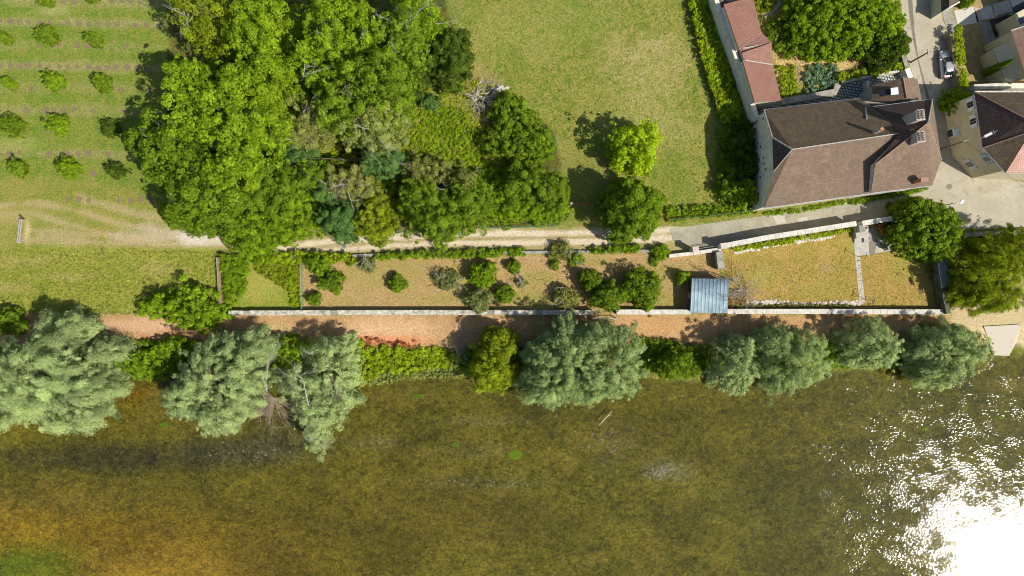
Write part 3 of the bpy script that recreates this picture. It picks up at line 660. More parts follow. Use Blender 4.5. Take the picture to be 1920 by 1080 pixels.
# --- small annex with skylight
AX = thing('annex', P(1680, 170), 'small brown gabled annex with one open skylight on the north side of the old house', 'annex')
a1, a2, a3, a4, a5, a6 = (1635, 160, 4.2), (1693, 145, 6.6), (1700, 184, 6.6), (1636, 197, 4.2), (1720, 148, 4.6), (1728, 187, 4.6)
slope('roof', [[a1, a2, a3, a4]], tile_br, AX); slope('roof_east_slope', [[a2, a5, a6, a3]], tile_br, AX); ridge('ridge_cap', [a2, a3], ridge_m, AX, .09)
walls('wall', [a1, a2, a5, a6, a3, a4], plain('blue_grey_render', (.30, .31, .32), .9), AX, .2); gutter([a5, a6], AX)
c0 = P(1676, 171, 6.35); sl_ = math.atan2(2.4, 4.6)
sk = MB().box((c0.x-.9, c0.y, 5.62), (1.3, .85, .1), .1, ('Y', -sl_)).build('skylight', dark, AX)
sa = MB().box((c0.x+.1, c0.y, 6.35), (.95, .95, .06), .1, ('Y', -.12)).build('sash', plain('skylight_glass', (.62, .70, .75), .4, 0, .05, 2, 0, .8), sk)
# parapet wall and pier between the courtyard halves
wl = lambda nm, lab, cat, line, wd_, zt, mat, cap=None, zb=None, grp=None, capw=.08, capname='coping': _wall(nm, lab, cat, line, wd_, zt, mat, cap, zb, grp, capw, capname)
def _wall(nm, lab, cat, line, wd_, zt, mat, cap, zb, grp, capw, capname):
    ps = [P(a, b, zt) for a, b in line]; c = ps[len(ps)//2]; g0 = min(float(hgt(p.x, p.y)) for p in ps)-.3 if zb is None else zb
    root = thing(nm, (c.x, c.y, 0), lab, cat, grp)
    def strip(w2, z0, z1, jog=0.0, seg=None):
        mb = MB(); L = []; R = []; m = len(ps)
        for i, p in enumerate(ps):
            d = (ps[min(i+1, m-1)]-ps[max(i-1, 0)]); d.z = 0; d.normalize(); n = Vector((-d.y, d.x, 0))*w2/2
            L.append((p.x+n.x, p.y+n.y)); R.append((p.x-n.x, p.y-n.y))
        for i in range(m-1):
            mb.v += []
        k = len(mb.v)
        for i in range(m): mb.v += [(*L[i], z0), (*R[i], z0), (*L[i], z1), (*R[i], z1)]
        for i in range(m-1):
            a = k+i*4; b = a+4
            mb.f += [(a+2, a+3, b+3, b+2), (a, a+2, b+2, b), (a+1, b+1, b+3, a+3)]
        mb.f += [(k, k+1, k+3, k+2), (k+(m-1)*4, k+(m-1)*4+2, k+(m-1)*4+3, k+(m-1)*4+1)]
        return mb
    strip(wd_, g0, zt-(capw if cap else 0)).build('wall_body', mat, root)
    if cap: # coping laid as separate slabs with open joints, in one mesh
        mb = MB(); rr = random.Random(int(line[0][0]))
        for a, b in zip(ps, ps[1:]):
            d = b-a; d.z = 0; L = d.length; ang = math.atan2(d.y, d.x); n = max(1, int(L/1.0))
            for i in range(n):
                if cap.name.startswith('weathered') and rr.random() < .07: continue
                t = (i+.5)/n; q = a+d*t
                mb.box((q.x, q.y, zt-capw/2+rr.uniform(-.01, .01)), (L/n-.03, wd_+.1+rr.uniform(-.02, .02), capw), ang+rr.uniform(-.006, .006))
        mb.build(capname, cap, root)
    return root
wl('parapet_wall', 'short pale parapet wall dividing the checkered courtyard beside the annex', 'wall', [(1627, 151), (1632, 197)], .5, 1.2, stonec)
wl('garden_wall', 'grey rubble retaining wall topped with stones between vegetable patch and checkered courtyard', 'wall', [(1466, 190), (1520, 181), (1566, 172), (1572, 158)], .9, 1.2, rubble)
wl('garden_wall', 'low white wall beside the clipped hedge at the north edge of the courtyard', 'wall', [(1580, 153), (1614, 146), (1688, 132)], .35, .9, stonec)
wl('gate_post', 'white rendered wall end beside the street at the corner of the hedge', 'wall', [(1701, 128), (1708, 146)], .75, 1.6, plain('white_render', (.66, .63, .56), .9))
wl('garden_wall', 'grey stone wall along the west side of the village street beside the utility pole', 'wall', [(1688, 66), (1693, 100), (1701, 126)], .6, 1.6, rubble)
wl('street_wall', 'low dark stone wall between the silver car and the narrow street hedge', 'wall', [(1777, 62), (1786, 70), (1790, 120), (1800, 168)], .45, 1.3, plain('brown_stone', (.26, .21, .15), .95, 0, .4, 3, .8))
# --- long outbuilding with reddish roofs
OB = thing('outbuilding', P(1415, 100), 'long narrow stone outbuilding with reddish stepped roofs along the west edge of the walled garden', 'outbuilding')
o1 = [(1357, 8, 5.0), (1412, -6, 3.6), (1427, 60, 3.6), (1385, 92, 5.0)]; o2 = [(1385, 92, 5.0), (1427, 60, 3.6), (1447, 80, 3.1), (1391, 99, 3.6)]
o3 = [(1391, 99, 4.4), (1447, 80, 3.4), (1449, 121, 3.4), (1395, 113, 4.4)]; o4 = [(1392, 112, 5.0), (1448, 121, 3.6), (1465, 188, 3.6), (1415, 192, 5.0)]
tile_pd = tiles('shaded_side_tiles', (.19, .10, .08), (.24, .13, .10), .45); tile_pl = tiles('ribbed_pink_tiles', (.28, .145, .105), (.33, .18, .135), .55)  # hip slope tiles darkened in colour for the shade of facing north
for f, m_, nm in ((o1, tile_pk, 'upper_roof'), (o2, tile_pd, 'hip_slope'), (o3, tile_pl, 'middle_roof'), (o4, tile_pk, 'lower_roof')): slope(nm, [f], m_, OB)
ridge('ridge_cap', [o1[3], o1[2]], ridge_m, OB, .07); ridge('ridge_cap', [(1396, 113, 4.9), (1448, 121, 3.65)], ridge_g, OB, .09)
walls('wall', [o1[0], o1[1], o1[2], o2[2], o1[3]], stone_w, OB, .15, drop=.16); walls('wall', [(1386, 92, 4.2), (1446, 80, 3.3), (1448, 121, 3.3), (1392, 113, 4.2)], stone_w, OB, .2, drop=.16); walls('wall', o4, plain('pale_render', (.60, .55, .44), .9, 0, .15, 2), OB, .12, drop=.16)
wl('boundary_wall', 'tall pale stone wall running down the west side of the long reddish outbuilding', 'wall', [(1340, -12), (1356, 38), (1379, 100), (1400, 160), (1421, 224)], .6, 3.6, stone_w, None)
MBx = MB(); p = P(1378, 2, 4.2); MBx.box((p.x+.4, p.y+.6, 3.9), (3.2, 1.4, .2), .3); tg = MBx.build('flat_roof', dark); tag(tg, 'dark flat roof patch at the top end of the reddish outbuilding', 'roof')
p = P(1372, -14, 3.9); MB().box((p.x, p.y, 2.0), (3.0, 1.2, 3.7), .3).build('wall', stone_w, tg)
# --- right house with hipped dark roof
RH = thing('cream_house', P(1880, 260), 'cream rendered house with dark hipped roof and white shutters on the right edge', 'house')
r1, r2, r3, r4, r5, r6 = (1827, 172, 7.0), (1843, 277, 7.0), (1886, 324, 7.0), (1990, 326, 7.0), (1990, 172, 7.0), (1926, 224, 11.2); r7 = (1934, 246, 11.2)
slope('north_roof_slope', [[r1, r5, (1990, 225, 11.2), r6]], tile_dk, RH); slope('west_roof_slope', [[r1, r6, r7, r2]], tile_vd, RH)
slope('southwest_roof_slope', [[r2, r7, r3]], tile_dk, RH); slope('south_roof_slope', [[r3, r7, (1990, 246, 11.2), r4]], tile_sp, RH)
ridge('hip_cap', [r1, r6], ridge_m, RH, .07); ridge('hip_cap', [r2, r7], ridge_m, RH, .08); ridge('ridge_cap', [r6, r7], ridge_m, RH, .09); ridge('verge_cap', [r1, r5], stonec, RH, .12); gutter([r1, r2, r3, r4], RH)
rloop = [r1, r2, r3, r4, r5]; walls('wall', rloop, cream, RH, .4); rp = inset([tuple(W(p)) for p in rloop], .4)
def opening(a, b, t, z, w_, h_, root, shut=None, frame=white, pane=glass, name='window', both=True):
    a = Vector((a[0], a[1], 0)); b = Vector((b[0], b[1], 0)); d = (b-a).normalized(); n = Vector((d.y, -d.x, 0)); c = a.lerp(b, t)
    if n.dot(c-Vector((root.location[0], root.location[1], 0))) < 0: n = -n
    rz = math.atan2(d.y, d.x); q = c+n*.06; q.z = z
    fr = MB().box(q, (w_+.16, .12, h_+.16), rz).build(name, frame, root); q2 = c+n*.13; q2.z = z
    for s in ((-1, 1) if name == 'window' else (0,)):
        qq = q2+d*s*w_*.25; qq.z = z; MB().box(qq, (w_*.46 if s else w_, .03, h_), rz).build('pane', pane, fr)
    if shut:
        for s in (-1, 1):
            qq = c+n*.09+d*s*(w_*.78+.06); qq.z = z; MB().box(qq, (w_*.5, .06, h_+.1), rz).build('shutter', shut, fr)
    return fr
blue_sh = plain('blue_grey_shutter', (.30, .38, .42), .7, 0, .1, 3, 0)
for t, z in ((.47, 5.6), (.15, 5.6)): opening(rp[0], rp[1], t, z, .8, 1.2, RH, plain('white_shutter', (.66, .66, .6), .7))
opening(rp[1], rp[2], .42, 5.6, .8, 1.2, RH, blue_sh); opening(rp[1], rp[2], .45, 1.9, .9, 1.3, RH, plain('pale_shutter', (.5, .52, .5), .7))
d0 = opening(rp[0], rp[1], .54, 1.1, 1.0, 2.1, RH, None, white, glass, 'door'); dd = (Vector(rp[1])-Vector(rp[0])).normalized(); q = Vector(rp[0]).lerp(Vector(rp[1]), .57); nn = Vector((dd.y, -dd.x, 0)); nn = nn if nn.x < 0 else -nn
MB().box((q.x+nn.x*.5, q.y+nn.y*.5, 2.4), (.9, 1.1, .12), 0.1).build('door_canopy', white, RH)
# antenna on the right house
AN = thing('television_antenna', P(1848, 255, 9.0), 'white television antenna on a thin mast above the dark hipped roof', 'antenna'); c0 = P(1848, 255, 10.0); AN.location = (c0.x, c0.y, 7.5)
MB().tube([(c0.x, c0.y, 7.4), (c0.x, c0.y, 10.1)], .03, 6).build('mast', metal, AN); MB().box((c0.x+.2, c0.y+.1, 10.1), (1.0, .28, .22), .45).build('antenna_body', white, AN)
mb = MB(); 
for k in range(5): mb.box((c0.x-.1+k*.26, c0.y-.05+k*.13, 10.25), (.03, .55, .03), .45)
mb.tube([(c0.x-.9, c0.y-.4, 10.15), (c0.x+1.5, c0.y+.7, 10.15)], .03, 5); mb.build('antenna_rods', metal, AN)
wl('boundary_wall', 'pale rough stone wall running east between the dry yard and the cream house', 'wall', [(1827, 163), (1870, 161), (1990, 160)], .75, 2.4, stonec)
# --- upper right house
UH = thing('cream_house', P(1905, 100), 'cream rendered house with ribbed brown roof beside the dark patio in the upper right corner', 'house')
u1, u2, u3, u4 = (1895, 57, 5.6), (1990, 28, 8.2), (1990, 120, 8.2), (1925, 148, 5.6)
slope('roof', [[u1, u2, u3, u4]], tile_st, UH); walls('wall', [u1, u2, u3, u4], cream, UH, .2); ridge('verge_cap', [u1, u2], stonec, UH, .1)
gb = thing('cream_house', P(1890, 118), 'low cream flat walled extension leaning over the dry yard beside the cypress', 'extension'); 
e_ = [(1862, 93, 3.0), (1897, 74, 5.0), (1922, 142, 5.0), (1886, 156, 3.0)]; slope('sloping_roof', [e_], plain('pale_cream_sheet', (.50, .46, .33), .85, 0, .1, 1, .1), gb); walls('wall', e_, cream, gb, .1)
uh2 = thing('cream_house', P(1915, 30), 'corner of a cream house with one dark window above the patio at the right edge', 'house')
h_ = [(1903, 26, 4.2), (1990, -20, 4.2), (1990, 30, 4.2), (1912, 52, 4.2)]; walls('wall', h_, cream, uh2, .1); slope('roof', [h_], cream, uh2, .1); q = P(1918, 38, 4.25); MB().box((q.x, q.y, 4.3), (1.0, .8, .1), .4).build('window', glass, uh2)
pg = thing('pergola', P(1905, 5), 'dark flat canopy in the top right corner beside speckled terraces', 'canopy'); mb = MB(); q = P(1912, 4, 2.8)
mb.box((q.x, q.y, 2.8), (2.6, 3.4, .12), .35); mb.build('canopy_roof', plain('dark_slate', (.035, .045, .055), .7), pg)
for sx in (-1, 1):
    for sy in (-1, 1): MB().box((q.x+sx*1.0, q.y+sy*1.3, 1.35), (.1, .1, 2.7), .35).build('post', dark, pg)
# gate house / porch roof at the top
GP = thing('gate_porch', P(1775, 5), 'small tiled gate porch at the top edge beside the street', 'porch')
g1 = [(1765, 24, 2.6), (1764, -20, 2.6), (1778, -24, 3.4), (1780, 14, 3.4)]; g2 = [(1780, 14, 3.4), (1778, -24, 3.4), (1796, -26, 2.8), (1798, 4, 2.8)]
slope('roof', [g1, g2], tile_dk, GP); walls('wall', [g1[0], g1[1], g2[2], g2[3], g1[3]], stonec, GP, .12); ridge('verge_cap', [g1[0], g1[3], g2[3]], stonec, GP, .13)
# --- shed
SH = thing('shed', P(1330, 550), 'square garden shed with blue grey corrugated metal roof standing on the riverside wall', 'shed')
s1, s2, s3, s4 = P(1297, 522, 2.7), P(1366, 523, 2.7), P(1363, 587, 2.35), P(1294, 587, 2.35)
nx = 100; ny = 2; V_ = []
for j in range(ny):
    for i in range(nx+1):
        a = s1.lerp(s2, i/nx); b = s4.lerp(s3, i/nx); p = a.lerp(b, j/(ny-1)); V_.append((p.x, p.y, p.z+.075*(1 if (i % 10) in (0, 1, 2) else -.6+ .12*((i % 10)-5))))
Fq = [(j*(nx+1)+i, (j+1)*(nx+1)+i, (j+1)*(nx+1)+i+1, j*(nx+1)+i+1) for j in range(ny-1) for i in range(nx)]
mt, nt, b_ = newmat('corrugated_sheet'); g_ = geo(nt); c_ = mixc(nt, (.21, .29, .33), (.32, .41, .45), ramp(nt, noise(nt, g_, .9, 6, .7), .4, .6)); c_ = mixc(nt, c_, (.15, .19, .2), ramp(nt, noise(nt, g_, 6, 4, .7), .6, .75, (0,)*3, (.6,)*3))
nt.links.new(c_, b_.inputs['Base Color']); b_.inputs['Roughness'].default_value = .55
o = npmesh('roof', V_, Fq, mt, SH); md = o.modifiers.new('solid', 'SOLIDIFY'); md.thickness = .05; md.offset = -1
sp_ = [s1.lerp(s3, .04), s2.lerp(s4, .04), s3.lerp(s1, .04), s4.lerp(s2, .04)]; mb = MB()
for i in range(4):
    a, b = sp_[i], sp_[(i+1) % 4]; mb.poly([(a.x, a.y, -.4), (b.x, b.y, -.4), (b.x, b.y, b.z-.15), (a.x, a.y, a.z-.15)])
mb.build('wall', wood_b, SH); a = sp_[0].lerp(sp_[3], .5); dr = MB().box((a.x-.04, a.y, .95), (.06, .9, 1.9)).build('door', wood_g, SH); MB().box((a.x-.1, a.y-.3, 1.0), (.06, .12, .04)).build('handle', metal, dr)
# ------------------------------------------------------------------ walls round the gardens
wl('river_wall', 'long low stone wall with weathered pale coping between dry garden and riverside path', 'wall', [(428, 587), (700, 586), (900, 586), (1109, 586)], .62, 1.25, rubble, plain('weathered_coping', (.42, .39, .31), .95, 0, .7, 1.6, .5), zb=-1.2, capw=.1)
wl('river_wall', 'clean pale coped riverside wall between the lookout bay and the corrugated shed', 'wall', [(1157, 585), (1296, 585)], .62, 1.25, rubble, stonec, zb=-1.2, capw=.1)
wl('river_wall', 'clean pale coped riverside wall running from the shed to the southeast corner', 'wall', [(1364, 584), (1560, 584), (1781, 585)], .62, 1.25, rubble, stonec, zb=-1.2, capw=.1)
BY = thing('lookout_bay', P(1132, 590), 'small square lookout bay with timber frame projecting from the riverside wall', 'lookout'); q = [P(1110, 582, 1.3), P(1110, 597, 1.0), P(1156, 597, 1.0), P(1156, 580, 1.3)]
mb = MB(); mb.tube(q, .07, 5); mb.build('rail', wood_g, BY)
for p in q + [P(1110, 560, 1.3), P(1156, 560, 1.3)]: MB().box((p.x, p.y, p.z/2-.5), (.14, .14, p.z+1.0)).build('post', wood_g, BY)
mb = MB()
for i in range(9): a = P(1113+i*5, 589, -.1); mb.box((a.x, a.y, -.1), (.34, 1.5, .06))
mb.build('floor_boards', wood_g, BY); a = P(1116, 586, 1.2); mb = MB(); mb.tube([P(1110, 581, 1.25), P(1120, 590, 1.15)], .16, 4); mb.build('brace', wood_g, BY)
wl('front_wall', 'long sloping pale coped wall between the lane and the garden lawn', 'wall', [(1357, 461), (1440, 445), (1606, 419)], .62, 2.25, stone_w, stonec, capw=.1)
wl('front_wall', 'short pale coped wall section beside the steps and under the dark green tree', 'wall', [(1617, 419), (1650, 413), (1684, 408)], .62, 2.25, stone_w, stonec, capw=.1)
wl('front_wall', 'thin pale coping wall running under the two gate piers', 'wall', [(1255, 480), (1300, 475), (1352, 467)], .42, 1.0, stone_w, stonec)
for (px, py, lab) in ((1305, 468, 'square pale gate pier on the west side of the small gate'), (1357, 461, 'square pale gate pier on the east side of the small gate')):
    t_ = thing('gate_pier', P(px, py, 2.6), lab, 'pier', 'gate piers by the lane'); p = P(px, py, 2.6); t_.location = (p.x, p.y, 0)
    MB().box((p.x, p.y, 1.15), (.66, .66, 2.6), .12).build('pier_body', stone_w, t_, bevel=.02); MB().box((p.x, p.y, 2.53), (.86, .86, .14), .12).build('pier_cap', plain('pinkish_cap', (.50, .42, .37), .9), t_, bevel=.02)
GT = thing('garden_gate', P(1331, 464, .0), 'narrow iron garden gate closing the gap between the two piers', 'gate'); a = P(1311, 466, 1.2); b = P(1351, 460, 1.2)
mb = MB(); mb.tube([a, b], .04, 5); mb.tube([a-Vector((0, 0, 1)), b-Vector((0, 0, 1))], .04, 5); mb.build('frame', zinc, GT)
mb = MB()
for i in range(22): q = a.lerp(b, i/21); mb.tube([q-Vector((0, 0, 1.1)), q+Vector((0, 0, .1))], .018, 4)
mb.build('bars', zinc, GT)
wl('dividing_wall', 'short stone cross wall with white edge running south from the east gate pier', 'wall', [(1349, 472), (1353, 504)], .85, 1.6, rubble, conc_d, capw=.06)
wl('low_wall', 'low stone kerb wall with mesh fence between the lane and dry garden', 'wall', [(505, 482), (640, 481), (700, 478), (850, 474), (1000, 473), (1130, 472), (1250, 470)], .3, .55, rubble, conc_d, capw=.05)
wl('east_wall', 'dark mossy stone wall closing the east end of the garden lawn', 'wall', [(1758, 482), (1768, 540), (1779, 588)], .6, 1.9, plain('mossy_stone', (.10, .11, .07), .95, 0, .5, 2, 1), None)
LT = thing('lean_to', P(1766, 510), 'narrow lean-to with blue grey flat roof along the east garden wall', 'lean-to'); l4 = [(1758, 478, 2.2), (1772, 476, 2.2), (1782, 530, 2.2), (1768, 541, 2.2)]
slope('roof', [l4], plain('blue_slate_sheet', (.13, .165, .18), .6, 0, .15, 2, .1), LT, .08); walls('wall', l4, stone_w, LT, .05)
wl('lane_wall', 'low pale wall beside the tree at the south edge of the street junction', 'wall', [(1808, 441), (1860, 437), (1990, 434)], .5, 1.3, rubble, conc_d)
wl('west_wall', 'low crumbling earth and stone wall along the west side of the overgrown plot', 'wall', [(409, 482), (411, 530), (414, 572)], .5, .7, plain('earthy_wall', (.28, .19, .11), .95, 0, .4, 3, 1.2))
# steps at the garden gate
ST = thing('garden_steps', P(1612, 438), 'pale stone steps leading down from the lane wall to the concrete terrace', 'steps')
for i, (ax, ay, bx, by) in enumerate(((1611, 436, 1.9, 1.7), (1620, 438, .8, 2.6), (1613, 448, 2.0, .9))):
    q = P(ax, ay); MB().box((q.x, q.y, .45-.15*i), (bx, by, .9-.3*i), .1).build('step', conc, ST, bevel=.02)
MB().box((P(1604, 430).x, P(1604, 430).y, .9), (.75, 1.1, 1.9), .1).build('side_wall', conc_d, ST)
# boat ramp slab
q = [(1843, 612), (1912, 608), (1904, 640), (1890, 667), (1862, 666)]; ps = [G(a, b) for a, b in q]; n_ = len(ps)
V_ = [(p.x, p.y, p.z+.22) for p in ps]+[(p.x, p.y, p.z-.3) for p in ps]
o = npmesh('boat_ramp', V_, [(0, 1, 2, 3), (0, 3, 4, 4)], conc); C.objects.unlink(o)
mb = MB(); mb.v = V_; mb.f = [tuple(range(n_-1, -1, -1))]+[(i, (i+1) % n_, n_+(i+1) % n_, n_+i) for i in range(n_)]
br_, nt, b_ = newmat('ramp_concrete'); br = N(nt, 'ShaderNodeTexVoronoi'); br.inputs['Scale'].default_value = 1.5; nt.links.new(geo(nt), br.inputs['Vector']); c_ = mixc(nt, (.30, .24, .18), (.43, .375, .295), ramp(nt, br.outputs['Distance'], .12, .17)); nt.links.new(c_, b_.inputs['Base Color'])
tag(mb.build('boat_ramp', br_), 'pale concrete slab ramp with dark dots sloping into the river', 'ramp')
# ------------------------------------------------------------------ woodland
T = tree; WG = 'woodland trees left of the meadow'
T('large dark green maple with lobed leaf clumps at the southwest corner of the woodland', [(335, 300, 78, 80, 13, 8, 0), (395, 375, 70, 62, 12.5, 7.5), (300, 270, 50, 55, 11, 7), (345, 395, 50, 42, 10, 6), (270, 265, 30, 40, 9, 5)], 'maple', name='maple_tree', rc=.95, leaf=.2, group=WG, tr=.35, rough=.16, dead=4)
T('bright green maple whose crown juts west above the big dark shadow', [(380, 200, 68, 80, 15, 8, 10), (455, 250, 62, 62, 14.5, 7), (350, 150, 42, 45, 14, 6)], 'bright', name='maple_tree', rc=.9, leaf=.19, group=WG, tr=.35, rough=.18)
T('thin crowned ash with bare grey twigs showing at the top edge of the woodland', [(385, 40, 55, 50, 13, 7), (360, 10, 35, 40, 12, 6)], 'yellow', name='ash_tree', rc=.8, leaf=.15, dens=.6, group=WG, dead=10, rough=.3)
T('pale fresh green ash between the thin crowned ash and the tallest tree', [(490, 55, 62, 75, 15, 8), (520, 130, 50, 55, 14.5, 7)], 'lime', name='ash_tree', rc=.7, leaf=.15, group=WG, tr=.3)
T('yellowish green maple in the middle of the woodland above a dark gap', [(455, 165, 55, 55, 15.5, 6), (500, 225, 50, 50, 15, 7), (425, 320, 55, 40, 14, 6)], 'lime', name='maple_tree', rc=.85, leaf=.18, group=WG)
T('broad mid green ash with rounded crown at the top centre of the woodland', [(640, 60, 78, 72, 17, 9), (600, 110, 52, 60, 16, 8)], 'bright', name='ash_tree', rc=.75, leaf=.16, group=WG, tr=.4, rough=.18, dead=5)
T('large grass green ash just west of the dark hollow near the meadow', [(705, 150, 72, 78, 16, 8), (640, 195, 55, 55, 15, 8), (745, 70, 48, 55, 14.5, 7)], 'mid', name='ash_tree', rc=.75, leaf=.16, group=WG, tr=.4, rough=.2, dead=4)
T('twiggy light green tree at the top edge beside the meadow corner', [(775, 25, 42, 45, 11, 6), (800, 55, 28, 28, 9, 5)], 'bright', rc=.7, leaf=.15, dens=.7, group=WG, dead=7, rough=.3)
T('dark round thorn tree at the east edge of the woodland by the straw patch', [(838, 100, 46, 50, 8, 6), (800, 80, 22, 25, 6, 5), (775, 150, 26, 22, 7, 5)], 'dark', name='thorn_tree', rc=.6, leaf=.14, group=WG, rough=.25)
T('dull olive tree with thin leaves south of the tallest crowns', [(590, 222, 50, 42, 12.5, 6), (565, 250, 30, 26, 11, 5)], 'olive', rc=.6, leaf=.12, dens=.8, group=WG, dead=4, rough=.28)
T('pale silvery green birch between the olive tree and the clearing', [(695, 240, 52, 38, 13, 6), (728, 212, 32, 30, 12, 5)], 'pale', name='birch_tree', rc=.55, leaf=.11, group=WG, dead=3, rough=.25)
T('mid green tree with fine leaves above the lane and left of the teal one', [(520, 350, 70, 55, 9, 6), (585, 330, 40, 40, 8, 5), (470, 330, 25, 30, 8, 5)], 'mid', rc=.6, leaf=.12, group=WG, rough=.22)
T('light yellow green willow leaning over the bend of the track', [(520, 420, 78, 40, 6.5, 5, 10), (470, 440, 50, 42, 5.5, 5), (560, 385, 40, 35, 6.5, 5)], 'bright', name='broadleaf_tree', rc=.5, leaf=.11, group=WG, rough=.24)
T('bluish green conifer like tree beside the lane at the south of the woodland', [(635, 412, 38, 36, 8, 6.5), (615, 365, 24, 26, 7, 5)], 'teal', name='juniper_tree', rc=.5, leaf=.11, group=WG)
T('teal green feathery tree in the centre south of the pale birch', [(715, 300, 42, 34, 8, 6), (560, 290, 30, 22, 8, 5)], 'teal', name='juniper_tree', rc=.5, leaf=.11, group=WG)
T('half dead tree with long bare pale branches above the teal tree', [(650, 345, 50, 34, 8, 5)], 'olive', rc=.5, leaf=.11, dens=.65, group=WG, dead=7, rough=.3)
T('small yellow green tree overhanging the lane left of the green mesh fence', [(700, 412, 36, 44, 6.5, 5.5)], 'yellow', rc=.5, leaf=.12, group=WG, rough=.25)
T('leafy green tree overhanging the lane at the start of the green mesh fence', [(830, 405, 66, 48, 8, 6.5), (785, 370, 38, 40, 7.5, 5), (880, 370, 42, 40, 7, 5)], 'mid', rc=.6, leaf=.13, group=WG, rough=.25)
T('grey olive shrub like tree with bare stems north of the lane', [(800, 320, 50, 32, 6, 5), (870, 345, 30, 24, 5.5, 4)], 'olive', rc=.5, leaf=.11, dens=.8, group=WG, dead=3, rough=.3)
T('dark green shaded tree with teal tips beside the rusty gate', [(985, 345, 45, 40, 7, 5.5), (1035, 360, 36, 34, 7, 6)], 'mid', rc=.6, leaf=.13, group=WG, rough=.22)
T('broad dark green thicket bush east of the brushwood heap', [(962, 228, 46, 44, 4.2, 3.8, -30), (990, 262, 42, 42, 4.0, 3.8), (945, 262, 42, 36, 3.6, 3.4), (955, 195, 26, 26, 3.8, 3.5), (1012, 285, 22, 22, 3, 2.8)], 'mid', 'bush', 'bush', rc=.5, leaf=.13, tr=.12, rough=.2)
T('low bright green scrub bank along the green mesh fence', [(960, 390, 55, 32, 2.6, 2.5), (1020, 400, 50, 22, 2.2, 2), (920, 350, 35, 36, 3, 2.5)], 'bright', 'scrub', 'bush', rc=.45, leaf=.12, tr=.08, rough=.25)
T('small teal sapling standing in the straw clearing', [(805, 190, 20, 14, 2.2, 2)], 'teal', 'bush', 'bush', rc=.35, leaf=.11, tr=.05)
# undergrowth of the wood
o = mass('undergrowth', [(430, 60), (780, 60), (750, 200), (760, 320), (1040, 320), (1065, 400), (700, 425), (450, 430), (330, 300), (340, 160)], 'hedge', None, 91, .1, 1.4, .6, .13, .8, cover=1.0); o['kind'] = 'stuff'; o.name = 'undergrowth'
o = mass('tall_grass', [(770, 170), (900, 150), (960, 250), (1000, 310), (900, 330), (780, 320), (740, 240)], 'hedge', None, 92, .02, .2, .22, .1, .6, cover=.5); o['kind'] = 'stuff'
# ------------------------------------------------------------------ trees by the meadow, lane and junction
T('bright lime green maple standing alone at the meadow edge above a rusty gate', [(1190, 270, 40, 38, 7.5, 6), (1202, 300, 24, 22, 6.5, 5), (1168, 298, 18, 16, 6, 4), (1212, 248, 20, 18, 6.5, 4)], 'neon', 'maple', 'maple_tree', rc=.5, leaf=.17, tr=.2, rough=.38, dens=.85)
T('dense dark green round tree overhanging the lane in the middle of the photo', [(1187, 392, 60, 60, 9.5, 8)], 'maple', 'tree', 'broadleaf_tree', rc=.62, leaf=.15, dens=1.2, tr=.3, rough=.1)
T('round deep green fig like tree at the corner of the lane and street', [(1742, 424, 66, 54, 6.8, 6), (1765, 450, 36, 40, 6, 5), (1722, 395, 36, 26, 6, 5)], 'mid', 'tree', 'broadleaf_tree', rc=.55, leaf=.15, dens=1.2, tr=.25, rough=.13)
T('soft yellow green weeping tree filling the right edge below the junction', [(1860, 505, 62, 60, 9, 8), (1915, 470, 46, 44, 9, 7), (1875, 560, 42, 32, 8, 6), (1822, 540, 32, 38, 7, 6)], 'yellow', 'tree', 'weeping_tree', rc=.6, leaf=.13, style='willow', tr=.35, rough=.24)
T('huge dense yellow green hazel filling the walled garden', [(1588, 22, 92, 66, 7.0, 5.5), (1535, 50, 48, 50, 5.0, 4), (1642, 40, 52, 48, 6.5, 5), (1575, -30, 90, 50, 7.5, 6), (1620, -60, 90, 60, 7, 6), (1560, 85, 40, 24, 3.6, 3)], 'bright', 'tree', 'hazel_tree', rc=.45, leaf=.14, dens=1.2, tr=.3, rough=.16)
T('dark green bay tree in the southeast corner of the walled garden', [(1662, 92, 36, 32, 5, 4.5), (1685, 85, 18, 30, 4.5, 4)], 'dark', 'tree', 'bay_tree', rc=.5, leaf=.15, tr=.15, rough=.2)
T('light green shrub with loose leaves at the west corner of the old house', [(1398, 362, 32, 28, 3.6, 3)], 'lime', 'shrub', 'shrub', rc=.4, leaf=.14, tr=.08, rough=.3)
T('dark shrub in the shade of the stone gable wall beside the meadow', [(1392, 270, 30, 46, 3.0, 2.8), (1400, 315, 26, 30, 2.8, 2.6)], 'dark', 'shrub', 'shrub', rc=.45, leaf=.14, tr=.08)
T('dark bare stemmed shrub between the meadow and the light green corner shrub', [(1365, 345, 20, 40, 2.6, 2.4)], 'mid', 'shrub', 'shrub', rc=.4, leaf=.13, tr=.08, dens=.7, rough=.3)
T('leafy bright green shrub overhanging the cream house door and pavement', [(1800, 188, 24, 22, 4, 3.5), (1815, 205, 18, 18, 3.6, 3)], 'bright', 'shrub', 'shrub', rc=.4, leaf=.15, tr=.1, rough=.25)
T('clipped round dark green topiary shrub at the top edge beside the gate porch', [(1817, -2, 14, 13, 2.4, 2.2)], 'mid', 'topiary', 'topiary_shrub', rc=.3, leaf=.09, tr=.06, rough=.04)
hedge_late = [('leafy green shrubbery between the curved gravel path and the outbuilding', [(1436, 85), (1440, 45), (1462, 34), (1484, 12), (1492, 0), (1494, 10), (1482, 40), (1462, 66), (1446, 84)], 'mid', 1.2), ('low green plants inside the curve of the gravel path at the bottom of the hazel', [(1452, 84), (1470, 66), (1496, 40), (1520, 60), (1530, 100), (1470, 108)], 'mid', 1.2), ('small yellow green plants at the top edge west of the curved gravel path', [(1412, -10), (1456, -10), (1450, 14), (1430, 24), (1420, 20)], 'yellow', .8)]
